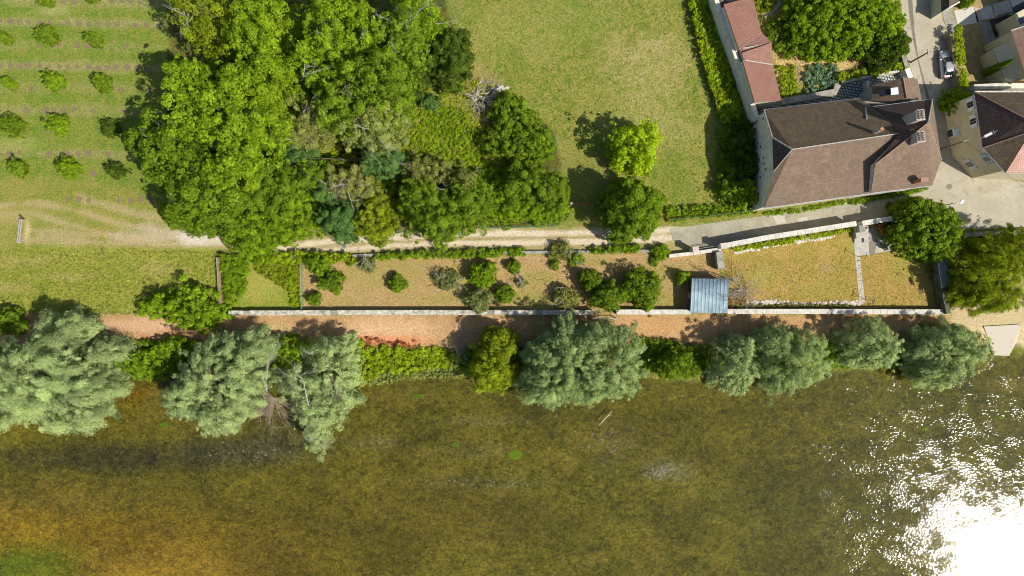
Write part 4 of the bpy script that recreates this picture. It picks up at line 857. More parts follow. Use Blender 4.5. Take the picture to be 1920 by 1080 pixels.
# leaning cypress seen along its height
cy = thing('cypress_tree', G(1846, 137), 'slim dark green cypress standing against the cream wall of the upper right house', 'cypress'); rng = np.random.default_rng(5); VV = []; TT = []
b0 = G(1846, 137); n = 5200; h_ = rng.random(n)**.8*5.6; r_ = .62*np.clip(1-(h_/5.9), 0, 1)**.5*(np.clip(h_, 0, .5)*1.2+.4); th = rng.random(n)*6.283
cc = np.stack([b0.x+np.cos(th)*r_*rng.uniform(.7, 1.05, n), b0.y+np.sin(th)*r_*rng.uniform(.7, 1.05, n), h_], 1); nn_ = unit(np.stack([np.cos(th), np.sin(th), np.full(n, .5)], 1)+rng.normal(size=(n, 3))*.35); t_ = np.clip(.5+rng.normal(size=n)*.2, 0, 1)
V = leafcards(cc, nn_, np.full(n, .11), np.full(n, .06), t_, None, rng); npmesh('crown', V, np.arange(len(V)).reshape(-1, 4), LM['mid'], cy, {'tint': ('FACE', t_)}); MB().tube([b0, b0+Vector((0, 0, 3.5))], [.1, .04], 6).build('trunk', bark, cy)
# ------------------------------------------------------------------ hedges
def hedge(lab, poly, kind, h, name='hedge', cat='hedge', rc=.34, leaf=.11, dens=1.1, body=True, seed=None, cover=1.8, grp=None):
    c = [sum(p[i] for p in poly)/len(poly) for i in (0, 1)]; g = G(*c); root = thing(name, g, lab, cat, grp)
    mass('foliage', poly, kind, root, seed or int(c[0]*3+c[1]), h*.35, h, rc, leaf, dens, cover=cover)
    mb = MB(); rng = np.random.default_rng(int(c[0]))
    for q in samp(poly, max(4, len(poly)*3), rng):
        p = G(q[0], q[1]); mb.tube([p-Vector((0, 0, .1)), p+Vector((rng.normal()*.1, rng.normal()*.1, h*.7))], [.045, .02], 5)
    mb.build('stems', bark, root); return root
for lb_, pl_, kd_, hh_ in hedge_late: hedge(lb_, pl_, kd_, hh_, 'shrubbery', 'shrubs', rc=.35, leaf=.13)
hedge('broad tall bright green hedge band running down the east side of the meadow', [(1290, -10), (1326, -10), (1346, 60), (1374, 140), (1394, 216), (1356, 232), (1338, 180), (1308, 80)], 'hedge', 1.3, rc=.28, leaf=.12, cover=2.4)
hedge('dark strip of hedge in the shade at the foot of the long stone wall', [(1322, -10), (1338, -10), (1376, 100), (1420, 222), (1418, 330), (1350, 330), (1350, 240), (1394, 214), (1372, 140)], 'mid', 1.0, rc=.4, leaf=.13)
hedge('clipped light green hedge along the south side of the walled garden', [(1570, 138), (1640, 128), (1696, 116), (1697, 130), (1640, 141), (1572, 152)], 'hedge', 1.4)
hedge('narrow bright green hedge between the street and the dry yard', [(1792, 50), (1804, 48), (1806, 90), (1815, 164), (1801, 166), (1793, 100)], 'hedge', 2.3, rc=.3)
hedge('thin green creeper strip at the foot of the old house beside the lane', [(1436, 399), (1500, 391), (1620, 371), (1740, 352), (1738, 357), (1620, 380), (1560, 386), (1500, 398), (1438, 405)], 'bright', .5, 'creeper', 'creeper', rc=.22, dens=.8)
hedge('grassy weed strip along the green mesh fence north of the lane', [(1250, 400), (1420, 392), (1422, 399), (1330, 408), (1250, 416)], 'yellow', .4, 'weeds', 'weeds', rc=.2, cover=1.2)
hedge('bright scrub growing against the meadow fence west of the corner shrub', [(1250, 388), (1330, 385), (1400, 385), (1420, 392), (1330, 400), (1250, 402)], 'bright', .7, 'scrub', 'scrub', rc=.3, cover=1.2)
hedge('long ragged green creeper hedge on the low lane wall, middle section', [(700, 478), (800, 470), (985, 466), (985, 480), (800, 484), (702, 487)], 'bright', 1.3, 'creeper_hedge', 'hedge', rc=.32)
hedge('short creeper clump on the low lane wall below the dense round tree', [(1105, 464), (1200, 460), (1200, 472), (1106, 476)], 'bright', 1.3, 'creeper_hedge', 'hedge', rc=.3)
hedge('creeper hedge on the low lane wall above the overgrown plot', [(470, 478), (560, 472), (660, 476), (662, 490), (590, 492), (480, 492)], 'hedge', 1.3, 'creeper_hedge', 'hedge', rc=.34)
hedge('overgrown green bramble filling the west side of the overgrown plot', [(412, 478), (468, 478), (462, 540), (440, 578), (422, 578)], 'bright', 1.1, 'bramble', 'bramble', rc=.4)
hedge('low yellow green vine patch in the overgrown plot', [(478, 490), (560, 488), (562, 530), (540, 545), (500, 520), (475, 505)], 'yellow', .5, 'vine_patch', 'vines', rc=.26, cover=1.1)
hedge('green weeds along the thin post fence in the overgrown plot', [(540, 500), (564, 500), (565, 575), (545, 575)], 'hedge', .5, 'weeds', 'weeds', rc=.22, cover=.9)
hedge('green weeds at the foot of the long sloping front wall', [(1375, 466), (1440, 453), (1600, 428), (1600, 434), (1450, 461), (1376, 472)], 'hedge', .5, 'weeds', 'weeds', rc=.2, cover=1.2)
hedge('yellow green tall weeds in the clearing between the wood and the thicket bush', [(770, 210), (860, 200), (900, 250), (930, 320), (840, 325), (770, 300)], 'lime', .4, 'weeds', 'weeds', rc=.24, cover=.75)
hedge('leafy green vegetable rows beside the reddish outbuilding', [(1458, 125), (1490, 122), (1496, 180), (1468, 184)], 'hedge', .6, 'vegetable_bed', 'vegetables', rc=.26, cover=1.2)
hedge('blue green cabbage patch in the walled garden', [(1508, 125), (1545, 118), (1572, 125), (1566, 165), (1512, 172)], 'cabbage', .6, 'cabbage_bed', 'vegetables', rc=.3, leaf=.2, cover=1.2)
hedge('small green bush growing beside the gravel under the round tree', [(1658, 444), (1672, 441), (1678, 452), (1664, 456)], 'bright', .8, 'bush', 'bush', rc=.25)
# ------------------------------------------------------------------ riverside willows
RW = 'silvery willows along the river bank'
w_ = dict(cat='willow', name='willow_tree', style='willow', group=RW, leaf=.115)
T('largest silvery willow spreading over the water at the left edge', [(75, 690, 88, 78, 12, 9), (50, 755, 82, 55, 10, 8), (140, 735, 62, 58, 10, 8, 30), (10, 720, 60, 60, 11, 8), (105, 622, 54, 36, 9, 7), (135, 785, 42, 36, 8, 6), (190, 660, 34, 30, 7, 5)], 'willow', rc=1.0, tr=.5, rough=.2, **w_)
T('broad grey green willow second from the left with an arrow shaped crown', [(405, 700, 84, 68, 10, 8, 10), (350, 745, 58, 46, 9, 7, 30), (400, 775, 56, 46, 8.5, 7), (470, 655, 42, 38, 8, 6), (450, 730, 42, 50, 8, 6)], 'willow', rc=.9, tr=.45, rough=.18, **w_)
T('tangled willow with bare fallen branches and a drooping tip over the water', [(625, 690, 44, 54, 8, 7), (590, 770, 46, 44, 7, 6), (590, 825, 20, 30, 5, 4), (650, 750, 22, 18, 5, 4), (560, 720, 38, 38, 7, 5), (620, 650, 45, 22, 7, 5)], 'willow', rc=.7, tr=.4, dead=8, rough=.28, dens=.85, **w_)
T('wide dark and pale willow in the centre of the river bank', [(1065, 670, 72, 66, 10.5, 8), (1145, 682, 70, 72, 9.5, 8), (1035, 722, 62, 50, 8.5, 7), (1090, 645, 60, 38, 10, 7), (1100, 730, 62, 34, 8, 7), (1010, 690, 30, 44, 8, 6)], 'wgreen', rc=.85, tr=.45, rough=.2, **w_)
T('narrow willow immediately west of the triple crowned one', [(1384, 688, 42, 56, 7.5, 6.5), (1395, 652, 24, 24, 7, 5)], 'willow', rc=.65, tr=.28, rough=.16, **w_)
T('triple crowned willow right of centre between two narrow gaps', [(1476, 682, 50, 66, 8.5, 7.5), (1518, 675, 40, 56, 8, 7), (1455, 650, 36, 34, 8, 6)], 'wgreen', rc=.7, tr=.35, rough=.18, **w_)
T('small round willow below the garden lawn corner', [(1640, 648, 58, 50, 7.5, 6.5), (1655, 665, 34, 30, 6.5, 5)], 'willow', rc=.65, tr=.3, rough=.16, **w_)
T('feathery pale willow beside the concrete ramp', [(1784, 662, 62, 56, 8, 7, 10), (1770, 700, 42, 32, 7, 6), (1742, 655, 30, 32, 7, 6), (1820, 650, 34, 36, 7, 6)], 'willow', rc=.75, tr=.35, rough=.26, **w_)
T('narrow yellow green alder west of the widest central willow', [(925, 680, 40, 52, 7, 6.5), (935, 645, 34, 30, 6.5, 5), (915, 715, 26, 24, 5.5, 5)], 'yellow', 'alder', 'alder_tree', rc=.6, leaf=.14, tr=.2, rough=.22)
T('low round green shrub at the waterline in the gap right of the central willow', [(1272, 682, 38, 32, 4, 4)], 'mid', 'shrub', 'shrub', rc=.45, leaf=.12, tr=.1, rough=.22)
T('bright green bush between the second and third willows', [(545, 660, 36, 28, 3.4, 3.2)], 'bright', 'bush', 'bush', rc=.45, leaf=.15, tr=.1, rough=.22)
T('bright green bush in the gap between the first and second willows', [(265, 680, 40, 26, 3, 3), (320, 655, 34, 20, 2.8, 2.6)], 'bright', 'bush', 'bush', rc=.45, leaf=.14, tr=.1, rough=.25)
T('dark green bush at the left edge above the largest willow', [(6, 604, 26, 26, 4.5, 4)], 'mid', 'bush', 'bush', rc=.5, leaf=.15, tr=.1)
T('big leafy bright green bush at the corner of rough meadow and river wall', [(345, 570, 56, 36, 4.2, 3.8), (290, 578, 32, 22, 3, 2.8), (385, 590, 34, 28, 4, 3.6), (350, 600, 26, 20, 3.6, 3)], 'bright', 'bush', 'bush', rc=.5, leaf=.16, tr=.12, rough=.3)
for i, (pl_, kd, h_, lb) in enumerate((
    ([(650, 652), (675, 640), (700, 655), (730, 645), (770, 660), (800, 648), (850, 662), (868, 690), (830, 688), (760, 702), (720, 700), (690, 712), (650, 716)], 'hedge', 1.0, 'bright nettle bed on the bank left of the narrow alder'),
    ([(120, 640), (520, 640), (520, 690), (330, 708), (240, 712), (120, 712)], 'mid', 1.0, 'shaded bank greenery behind the two left willows'),
    ([(850, 660), (1000, 650), (1000, 690), (900, 700), (860, 695)], 'mid', 1.0, 'green bank plants around the narrow alder'),
    ([(1190, 630), (1340, 650), (1340, 695), (1240, 700), (1195, 690)], 'mid', 1.1, 'leafy bank scrub right of the central willow'),
    ([(1530, 640), (1720, 650), (1720, 690), (1560, 690)], 'mid', .9, 'bank plants under the small round willow'))):
    o = mass('bank_plants', pl_, kd, None, 200+i, .2, h_, .42, .14, .9, cover=1.5); tag(o, lb, 'bank plants', None, 'stuff')
o = mass('reeds', [(650, 696), (700, 694), (760, 686), (860, 684), (905, 696), (905, 712), (860, 706), (760, 712), (700, 722), (650, 726)], 'pale', None, 220, .05, .45, .28, .14, .8, cover=1.3); o['kind'] = 'stuff'; o['label'] = 'pale reeds at the waterline below the nettle bed'; o['category'] = 'reeds'
o = mass('dry_brush', [(650, 630), (780, 640), (780, 652), (650, 652)], 'rust', None, 221, .05, .4, .26, .11, .5, cover=.8); o['kind'] = 'stuff'; o['label'] = 'rust red dead plants along the edge of the riverside path'; o['category'] = 'dead plants'
# ------------------------------------------------------------------ orchard saplings
ORC = 'young fruit trees set out in rows on the orchard grass'
for (px, py, r, kd, lb) in ((78, -6, 20, 'mid', 'orchard tree cut by the top edge, left of two'), (165, -8, 13, 'mid', 'orchard tree cut by the top edge, right of two'), (5, 70, 12, 'mid', 'orchard tree at the left edge in the first full row'),
    (85, 66, 19, 'mid', 'spiky crowned orchard tree second in the first full row'), (176, 73, 13, 'mid', 'small round orchard tree nearest the wood in the first full row'), (16, 155, 10, 'bright', 'smallest pale orchard tree at the left of the second row'),
    (98, 150, 21, 'bright', 'large bright orchard tree in the middle of the second row'), (190, 156, 17, 'mid', 'orchard tree nearest the wood in the second row'), (18, 234, 24, 'mid', 'widest orchard tree at the left of the third row'),
    (107, 232, 21, 'bright', 'orchard tree with a bright green south side in the third row'), (203, 238, 17, 'dark', 'darkest orchard tree nearest the wood in the third row'), (30, 313, 18, 'mid', 'orchard tree at the left of the lowest row'),
    (125, 316, 22, 'bright', 'broad orchard tree in the middle of the lowest row'), (213, 319, 15, 'dark', 'lopsided dark orchard tree nearest the wood in the lowest row')):
    g_ = np.random.default_rng(int(px*3+py)); lo = [(px+math.cos(t_)*r*.5, py+math.sin(t_)*r*.5, r*g_.uniform(.35, .55), r*g_.uniform(.35, .55), g_.uniform(1.8, 2.4), 1.7) for t_ in g_.random()*6+np.arange(4)*1.57+g_.normal(size=4)*.3]
    r *= .9
    T(lb, [(px, py, r*.68, r*.68, 2.6, 2.1)]+lo, kd, 'fruit tree', 'fruit_tree', rc=.3, leaf=.12, dens=.8, group=ORC, tr=.06, rough=.4)
# ------------------------------------------------------------------ trees of the dry garden
GR = 'small trees and shrubs of the dry garden'
for (px, py, r, z, kd, dn, lb) in ((596, 497, 25, 3.0, 'bright', 1, 'bright green fruit tree in the northwest corner of the dry garden'), (622, 530, 23, 2.8, 'mid', 1, 'round green fruit tree just southeast of the bright corner tree'),
    (590, 560, 15, 1.8, 'mid', .6, 'small sparse sapling near the river wall at the west end of the dry garden'), (688, 496, 17, 1.8, 'grey', .4, 'thin grey twiggy sapling in the upper west of the dry garden'),
    (745, 531, 18, 1.9, 'mid', 1.1, 'compact round shrub alone in the west of the dry garden'), (838, 526, 24, 2.2, 'grey', .45, 'sparse grey leaved sapling left of the tall fruit tree pair'),
    (907, 513, 29, 3.4, 'bright', 1, 'tall round fruit tree in the centre of the dry garden'), (963, 500, 15, 1.6, 'mid', 1.1, 'small round shrub just right of the tall central fruit tree'),
    (898, 563, 27, 3.0, 'grey', .8, 'grey green fruit tree against the river wall below the tall one'), (946, 551, 21, 2.4, 'mid', .8, 'fruit tree right of the grey green one by the river wall'),
    (978, 530, 11, 1.0, 'olive', .5, 'little withered bush in the centre of the dry garden'), (1040, 496, 10, 1.0, 'mid', .9, 'tiny green bush below the lane wall'),
    (1083, 486, 16, 1.6, 'lime', .5, 'pale green loose shrub beside the tiny bush below the lane wall'), (1060, 556, 24, 2.6, 'olive', .5, 'thin crowned fruit tree touching the river wall left of the lookout bay'),
    (1108, 526, 22, 3.4, 'mid', .8, 'fruit tree north of the lookout bay, left of three joined crowns'), (1143, 556, 32, 4.4, 'mid', 1, 'dense fruit tree overhanging the lookout bay'),
    (1208, 542, 42, 4.2, 'mid', .75, 'wide loose fruit tree between the lookout bay and the shed'), (1282, 520, 15, 2.4, 'bright', .7, 'little bright sapling at the northwest corner of the shed'),
    (1238, 474, 16, 1.7, 'bright', 1.1, 'round bright shrub at the lane wall near the gate'), (1226, 491, 8, .6, 'mid', .7, 'low weed tuft below the round bright shrub'),
    (1052, 470, 24, 1.8, 'olive', .6, 'yellowing loose bush on the lane wall in the middle of the dry garden'), (656, 487, 13, 1.2, 'yellow', .8, 'yellow flowering bush below the creeper hedge')):
    g_ = np.random.default_rng(int(px*3+py)); lo = [(px+math.cos(t_)*r*.6, py+math.sin(t_)*r*.55, r*g_.uniform(.3, .6), r*g_.uniform(.3, .55), z*g_.uniform(.65, .95), z*.6) for t_ in g_.random()*6+np.arange(4)*1.57+g_.normal(size=4)*.3]
    T(lb, [(px, py, r*.75, r*.7, z, z*.85)]+lo, kd, 'fruit tree' if z > 2 else 'shrub', 'fruit_tree' if z > 2 else 'shrub', rc=.3, leaf=.12, dens=dn*.75, group=GR, tr=.06, rough=.32, dead=(5 if dn < .6 else 0))
# potted shrubs beside the right house
for (px, py, r, z, lb) in ((1813, 251, 7, 1.3, 'upper small round shrub against the cream wall below the door canopy'), (1816, 270, 7, 1.3, 'lower small round shrub against the cream wall'), (1830, 291, 15, 1.9, 'spiky leaved green plant at the foot of the cream wall near the street corner')):
    T(lb, [(px, py, r, r, z, z)], 'mid', 'shrub', 'shrub', rc=.22, leaf=.1, tr=.04)
# ------------------------------------------------------------------ grass tufts (real blades)
rng = np.random.default_rng(77); n = 190000
U = rng.uniform(-30, 1950, n); Vv = rng.uniform(-30, 640, n); Zs = [(-30, 372), (0, 0)]
keep = ((U < 340) & (Vv < 585)) | ((U > 810) & (U < 1390) & (Vv < 398)) | ((U < 420) & (Vv > 470) & (Vv < 590)) | ((U > 1440) & (U < 1700) & (Vv < 190) & (Vv > 90))
gd = (U > 569) & (U < 1756) & (Vv > 486) & (Vv < 576) & (rng.random(n) < .55); keep |= gd; tr_ = (U < 440) & (Vv > 375) & (Vv < 470); keep &= ~(tr_ & (rng.random(n) < .75)); U = U[keep]; Vv = Vv[keep]; n = len(U)
x = (U-960)/PXM; y = (540-Vv)/PXM; A, B = paint(x, y); m_ = fbm(x*.7, y*.7, 55, 3); f = (rng.random((n, 1)) < .62)
col = np.where(f, A, B)*rng.uniform(.65, 1.3, (n, 1)); tall = ((U < 420) & (Vv > 466))*1.0
hh = rng.uniform(.02, .10, n)*(1+tall*1.8)*(.6+m_); cc = np.stack([x, y, hgt(x, y)+hh], 1); nn_ = unit(rng.normal(size=(n, 3))*.55+[0, 0, 1]); L = rng.uniform(.05, .14, n)*(1+tall*.5)
V = leafcards(cc, nn_, L, L*rng.uniform(.25, .6, n), None, None, rng)
gr_, nt, b_ = newmat('grass_blades'); a_ = N(nt, 'ShaderNodeAttribute', attribute_name='col').outputs['Color']; nt.links.new(a_, b_.inputs['Base Color']); b_.inputs['Roughness'].default_value = .9
o = npmesh('grass', V, np.arange(len(V)).reshape(-1, 4), gr_, None, None, {'col': ('FACE', col)}); o['kind'] = 'stuff'
# ------------------------------------------------------------------ soil discs in the orchard
soil = plain('bare_soil', (.19, .145, .08), .95, 0, .3, 5, .5); rr = random.Random(9); mb = MB()
for (yy, x0, x1, st, pr, sl) in ((3, 120, 285, 18, .8, 0), (41, 0, 292, 18.3, .97, .022), (83, 55, 280, 18, .45, .01), (123, 0, 275, 18.3, .95, .02), (164, 60, 290, 18.5, .45, .02), (205, 30, 235, 18.3, .7, .01), (287, 0, 235, 18.5, .6, .01), (246, 60, 180, 30, .4, 0), (372, 130, 290, 19, .8, .01), (325, 150, 180, 25, .7, 0)):
    xx = x0
    while xx < x1:
        if rr.random() < pr:
            c = G(xx+rr.uniform(-2, 2), yy+xx*sl+rr.uniform(-1.5, 1.5)); r = rr.uniform(.34, .52); pts = []
            for k in range(14): t = k/14*6.283; q = r*rr.uniform(.8, 1.15); pts.append((c.x+math.cos(t)*q, c.y+math.sin(t)*q, .03))
            mb.poly(pts)
        xx += st
o = mb.build('soil_patches', soil); o['kind'] = 'structure'
# ------------------------------------------------------------------ bench, fences, gates
BN = thing('barrier_rail', G(43, 432), 'long grey timber double rail seat standing alone on the grass track', 'rail seat'); a = G(46, 412); b = G(41, 456); d = (b-a).normalized(); nrm = Vector((-d.y, d.x, 0))
for s in (-.26, 0.04): 
    c = (a+b)/2+nrm*s; MB().box((c.x, c.y, .62), ((b-a).length, .16, .1), math.atan2(d.y, d.x)).build('rail', wood_g, BN, bevel=.01)
for t in (.02, .88, .97): c = a.lerp(b, t); MB().box((c.x-.05, c.y, .52), (.12, .6, .1), math.atan2(d.y, d.x)).build('cross_bar', wood_g, BN)
for t in (.05, .95):
    for s in (-.26, .04): c = a.lerp(b, t)+nrm*s; MB().box((c.x, c.y, .28), (.12, .12, .6), 0).build('leg', wood_g, BN)
c = G(47, 409); MB().box((c.x, c.y, .7), (.95, .10, .25), -.75).build('end_board', wood_b, BN)
def meshfence(lab, line, h, mat, name='mesh_fence', step=2.5, wires=6, vert=.25):
    ps = [G(*p) for p in line]; root = thing(name, ps[0], lab, 'fence'); mb = MB()
    for k in range(wires): mb.tube([p+Vector((0, 0, h*(k+.5)/wires)) for p in ps], .014, 3)
    for a, b in zip(ps, ps[1:]):
        n = max(1, int((b-a).length/vert))
        for i in range(n): q = a.lerp(b, i/n); mb.tube([q, q+Vector((0, 0, h))], .01, 3)
    mb.tube([p+Vector((0, 0, h)) for p in ps], .022, 4); mb.build('mesh_panel', mat, root)
    for a, b in zip(ps, ps[1:]):
        n = max(1, int((b-a).length/step))
        for i in range(n+1): q = a.lerp(b, i/n); MB().tube([q-Vector((0, 0, .1)), q+Vector((0, 0, h+.06))], .04, 6).build('post', mat, root)
grn = plain('green_wire', (.05, .14, .09), .5, .1, .1, 3, 0); gry = plain('galvanised_wire', (.42, .43, .43), .5, .3, .1, 3, 0)
meshfence('green wire mesh fence between the wood and the lane', [(735, 437), (890, 428), (965, 427), (1042, 424), (1066, 400)], 1.2, grn)
meshfence('green wire mesh fence between the meadow and the lane below the corner shrub', [(1250, 413), (1320, 407), (1422, 394)], 1.2, grn)
meshfence('thin grey wire fence dividing the overgrown plot from the dry garden', [(567, 492), (569, 578)], 1.1, gry, 'wire_fence', 1.6, 4, .5)
meshfence('wire fence along the crumbling west wall of the overgrown plot', [(411, 484), (416, 575)], 1.0, gry, 'wire_fence', 2.0, 4, .5)
RGt = thing('rusty_gate', G(1095, 384), 'low rusty bar gate between two stones at the meadow entrance', 'gate'); a = G(1070, 383); b = G(1120, 382); mb = MB()
for z in (.35, .7, 1.05): mb.tube([a+Vector((0, 0, z)), b+Vector((0, 0, z))], .045, 5)
for i in range(7): q = a.lerp(b, i/6); mb.tube([q+Vector((0, 0, .3)), q+Vector((0, 0, 1.08))], .03, 4)
mb.build('gate_bars', rust, RGt)
for q in (a, b): MB().box((q.x, q.y, .5), (.38, .34, 1.2), .2).build('gate_stone', rubble, RGt, bevel=.04)
# ------------------------------------------------------------------ poles, lamps, wires
UP = thing('utility_pole', G(1707, 117), 'dark wooden utility pole beside the village street, north of the silver car', 'utility pole'); b = G(1707, 117)
MB().tube([b, b+Vector((0, 0, 4.3))], [.13, .09], 8).build('pole', wood_b, UP); t = b+Vector((0, 0, 4.2)); MB().box(t, (.08, .9, .1), .1).build('crossarm', metal, UP)
for s in (-.35, 0, .35): MB().lathe((t.x-s*.1, t.y+s, t.z+.05), [(.05, 0), (.04, .12)], 6).build('insulator', white, UP)
UP2 = thing('utility_pole', G(1766, 277), 'dark utility pole at the street corner beside the east end of the old house', 'utility pole'); b2 = G(1764, 279)
MB().tube([b2, b2+Vector((0, 0, 5.6))], [.12, .08], 8).build('pole', wood_b, UP2); t2 = b2+Vector((0, 0, 5.6)); MB().box(t2, (.9, .08, .1), .3).build('crossarm', metal, UP2); MB().lathe((t2.x+.3, t2.y+.1, t2.z+.05), [(.07, 0), (.05, .15)], 8).build('insulator', white, UP2)
def cable(lab, a, b, sag=.4, r=.018):
    a = Vector(a); b = Vector(b); pts = []
    for i in range(13): t = i/12; p = a.lerp(b, t); p.z -= sag*4*t*(1-t); pts.append(p)
    tag(MB().tube(pts, r, 4).build('overhead_cable', plain('black_cable', (.12, .12, .11), .6, 0, .1, 3, 0)), lab, 'cable')
q = inset([tuple(W(p)) for p in rloop], .4)[1]
cable('overhead cable running from the corner utility pole to the cream house wall', t2, P(1822, 262, 5.2)); cable('overhead cable crossing the junction from the corner pole to the southeast', t2, P(1930, 358, 6), .3); cable('overhead cable along the cream house front from the corner pole', t2, P(1850, 322, 6), .2)
SL = thing('street_lamp', G(1788, 384), 'street lamp with a white oval head at the junction beside the round tree', 'street lamp'); b = P(1803, 378, 6.0); b0 = Vector((b.x-.9, b.y-.2, 0))
MB().tube([b0, b0+Vector((0, 0, 5.6)), b0+Vector((.3, .1, 6.0)), (b.x, b.y, 6.05)], [.09, .06, .045, .04], 8).build('pole', metal, SL)
hd = MB().lathe((0, 0, 0), [(.05, -.12), (.2, -.08), (.24, 0), (.18, .08), (.05, .11)], 12); hd.v = [(v[0]*1.7, v[1]*.9, v[2]) for v in hd.v]; c_, s_ = math.cos(.7), math.sin(.7); hd.v = [(b.x+v[0]*c_-v[1]*s_, b.y+v[0]*s_+v[1]*c_, 6.08+v[2]) for v in hd.v]; hd.build('lamp_head', white, SL)
for px, py, lb in ((1608, 481, 'thin dark clothes post beside the concrete terrace at the top of the path'), (1623, 562, 'thin dark clothes post beside the lower end of the concrete path')):
    b = G(px, py); r_ = thing('clothes_post', b, lb, 'post', 'clothes posts by the garden path'); MB().tube([b, b+Vector((0, 0, 2.4))], .04, 6).build('pole', dark, r_); MB().box((b.x, b.y, 2.4), (1.0, .06, .06), 1.3).build('crossbar', dark, r_)
mh = G(1780, 350, .0); o = MB().lathe((mh.x, mh.y, .013), [(.42, 0), (.42, .02), (.38, .025)], 20).build('manhole_cover', plain('iron_cover', (.20, .18, .15), .7, .3, .3, 9, .4)); tag(o, 'round iron manhole cover set in the street junction near the old house', 'manhole cover')
mh = G(645, 461); o = thing('manhole_cover', mh, 'round concrete ringed manhole cover on the dirt lane', 'manhole cover'); MB().lathe((mh.x, mh.y, .0), [(.5, 0), (.5, .06), (.36, .06), (.36, .03)], 20).build('ring', conc, o); MB().lathe((mh.x, mh.y, .0), [(.35, 0), (.35, .05)], 20).build('cover', plain('iron_cover', (.2, .18, .15)), o)
# ------------------------------------------------------------------ car
def make_car():
    p0 = G(1769, 123); rz = math.radians(4.5); root = thing('parked_car', p0, 'silver hatchback parked on the village street beside the hedge', 'car', rz=rz)
    paint_ = newmat('silver_paint'); m = paint_[0]; b_ = paint_[2]; b_.inputs['Base Color'].default_value = (.46, .47, .48, 1); b_.inputs['Metallic'].default_value = .55; b_.inputs['Roughness'].default_value = .32; b_.inputs['Coat Weight'].default_value = .5
    gl = plain('car_glass', (.015, .02, .022), .05, 0, .05, 2, 0, .8); blk = plain('black_plastic', (.03, .03, .03), .6, 0, .1, 3, 0); red = plain('red_lamp', (.5, .02, .02), .3, 0, .1, 3, 0); clr = plain('clear_lamp', (.6, .62, .65), .15, 0, .05, 3, 0); tyre = plain('tyre_rubber', (.02, .02, .02), .9, 0, .2, 5, 0)
    def toW(v): 
        c, s = math.cos(rz), math.sin(rz); return (p0.x+v[0]*c-v[1]*s, p0.y+v[0]*s+v[1]*c, p0.z+v[2])
    def loft(secs, name, mat, parent, smooth=True, sub=2):
        k = len(secs[0]); mb = MB(); mb.v = [toW(v) for s in secs for v in s]
        for i in range(len(secs)-1):
            for j in range(k): mb.f.append((i*k+j, i*k+(j+1) % k, (i+1)*k+(j+1) % k, (i+1)*k+j))
        mb.f.append(tuple(range(k-1, -1, -1))); mb.f.append(tuple((len(secs)-1)*k+j for j in range(k)))
        o = mb.build(name, mat, parent, smooth=smooth); bm = bmesh.new(); bm.from_mesh(o.data); bmesh.ops.recalc_face_normals(bm, faces=bm.faces); bm.to_mesh(o.data); bm.free()
        if sub: md = o.modifiers.new('sub', 'SUBSURF'); md.levels = md.render_levels = sub
        return o
    def sec(y, w, z0, z1, bulge=.0):  # rounded-rectangle cross section
        return [(-w*.8, y, z0), (-w, y, z0+.12), (-w-bulge, y, (z0+z1)/2), (-w*.97, y, z1-.1), (-w*.82, y, z1), (0, y, z1+.03), (w*.82, y, z1), (w*.97, y, z1-.1), (w+bulge, y, (z0+z1)/2), (w, y, z0+.12), (w*.8, y, z0)]
    S = [(2.02, .50, .35, .60), (1.96, .70, .25, .72), (1.7, .82, .22, .84), (1.2, .86, .2, .93), (.75, .87, .2, 1.0), (.2, .88, .2, 1.0), (-.6, .88, .2, 1.0), (-1.3, .87, .2, 1.0), (-1.75, .82, .22, .98), (-1.95, .72, .28, .9), (-2.0, .6, .35, .8)]
    body = loft([sec(*s, .02) for s in S], 'body', m, root)
    Cb = [(.95, .74, .93, .97), (.45, .70, .93, 1.30), (.1, .64, .93, 1.44), (-.6, .64, .93, 1.48), (-1.25, .63, .93, 1.42), (-1.6, .64, .93, 1.2), (-1.8, .66, .93, .98)]
    cab = loft([sec(y, w, z0, z1) for y, w, z0, z1 in Cb], 'cabin_glass', gl, root)
    R_ = [(.12, .58, 1.40, 1.445), (-.2, .62, 1.42, 1.475), (-.7, .62, 1.43, 1.505), (-1.15, .60, 1.40, 1.47), (-1.32, .56, 1.34, 1.42)]
    loft([[(-w, y, z0), (-w, y, z1), (0, y, z1+.04), (w, y, z1), (w, y, z0)] for y, w, z0, z1 in R_], 'roof', m, root, sub=2)
    for s in (-1, 1):
        mb = MB(); mb.tube([toW((s*.74, .9, 1.0)), toW((s*.62, .12, 1.44))], .05, 6); mb.build('windscreen_pillar', m, root)
        mb = MB(); mb.tube([toW((s*.66, -1.72, 1.0)), toW((s*.60, -1.28, 1.42))], .07, 6); mb.build('rear_pillar', m, root)
        mb = MB(); mb.tube([toW((s*.70, -.35, .98)), toW((s*.64, -.4, 1.46))], .035, 6); mb.build('door_pillar', m, root)
        MB().box(toW((s*.98, .62, 1.02)), (.2, .12, .13), rz).build('wing_mirror', m, root, bevel=.03)
        MB().box(toW((s*.60, 1.83, .72)), (.34, .22, .14), rz-s*.35).build('headlight', clr, root, bevel=.04)
        MB().box(toW((s*.66, -1.88, .86)), (.22, .2, .26), rz+s*.3).build('tail_light', red, root, bevel=.04)
        for y in (1.28, -1.22):
            mb = MB(); mb.tube([toW((s*.68, y, .31)), toW((s*.90, y, .31))], .31, 18); w_o = mb.build('wheel', tyre, root); mb = MB(); mb.tube([toW((s*.88, y, .31)), toW((s*.915, y, .31))], .19, 12); mb.build('rim', metal, w_o)
    MB().box(toW((0, 2.0, .42)), (1.2, .08, .18), rz).build('grille', blk, root); MB().box(toW((0, -2.0, .55)), (.5, .04, .12), rz).build('number_plate', white, root); MB().box(toW((0, -1.99, .38)), (1.3, .08, .14), rz).build('rear_bumper_trim', blk, root)
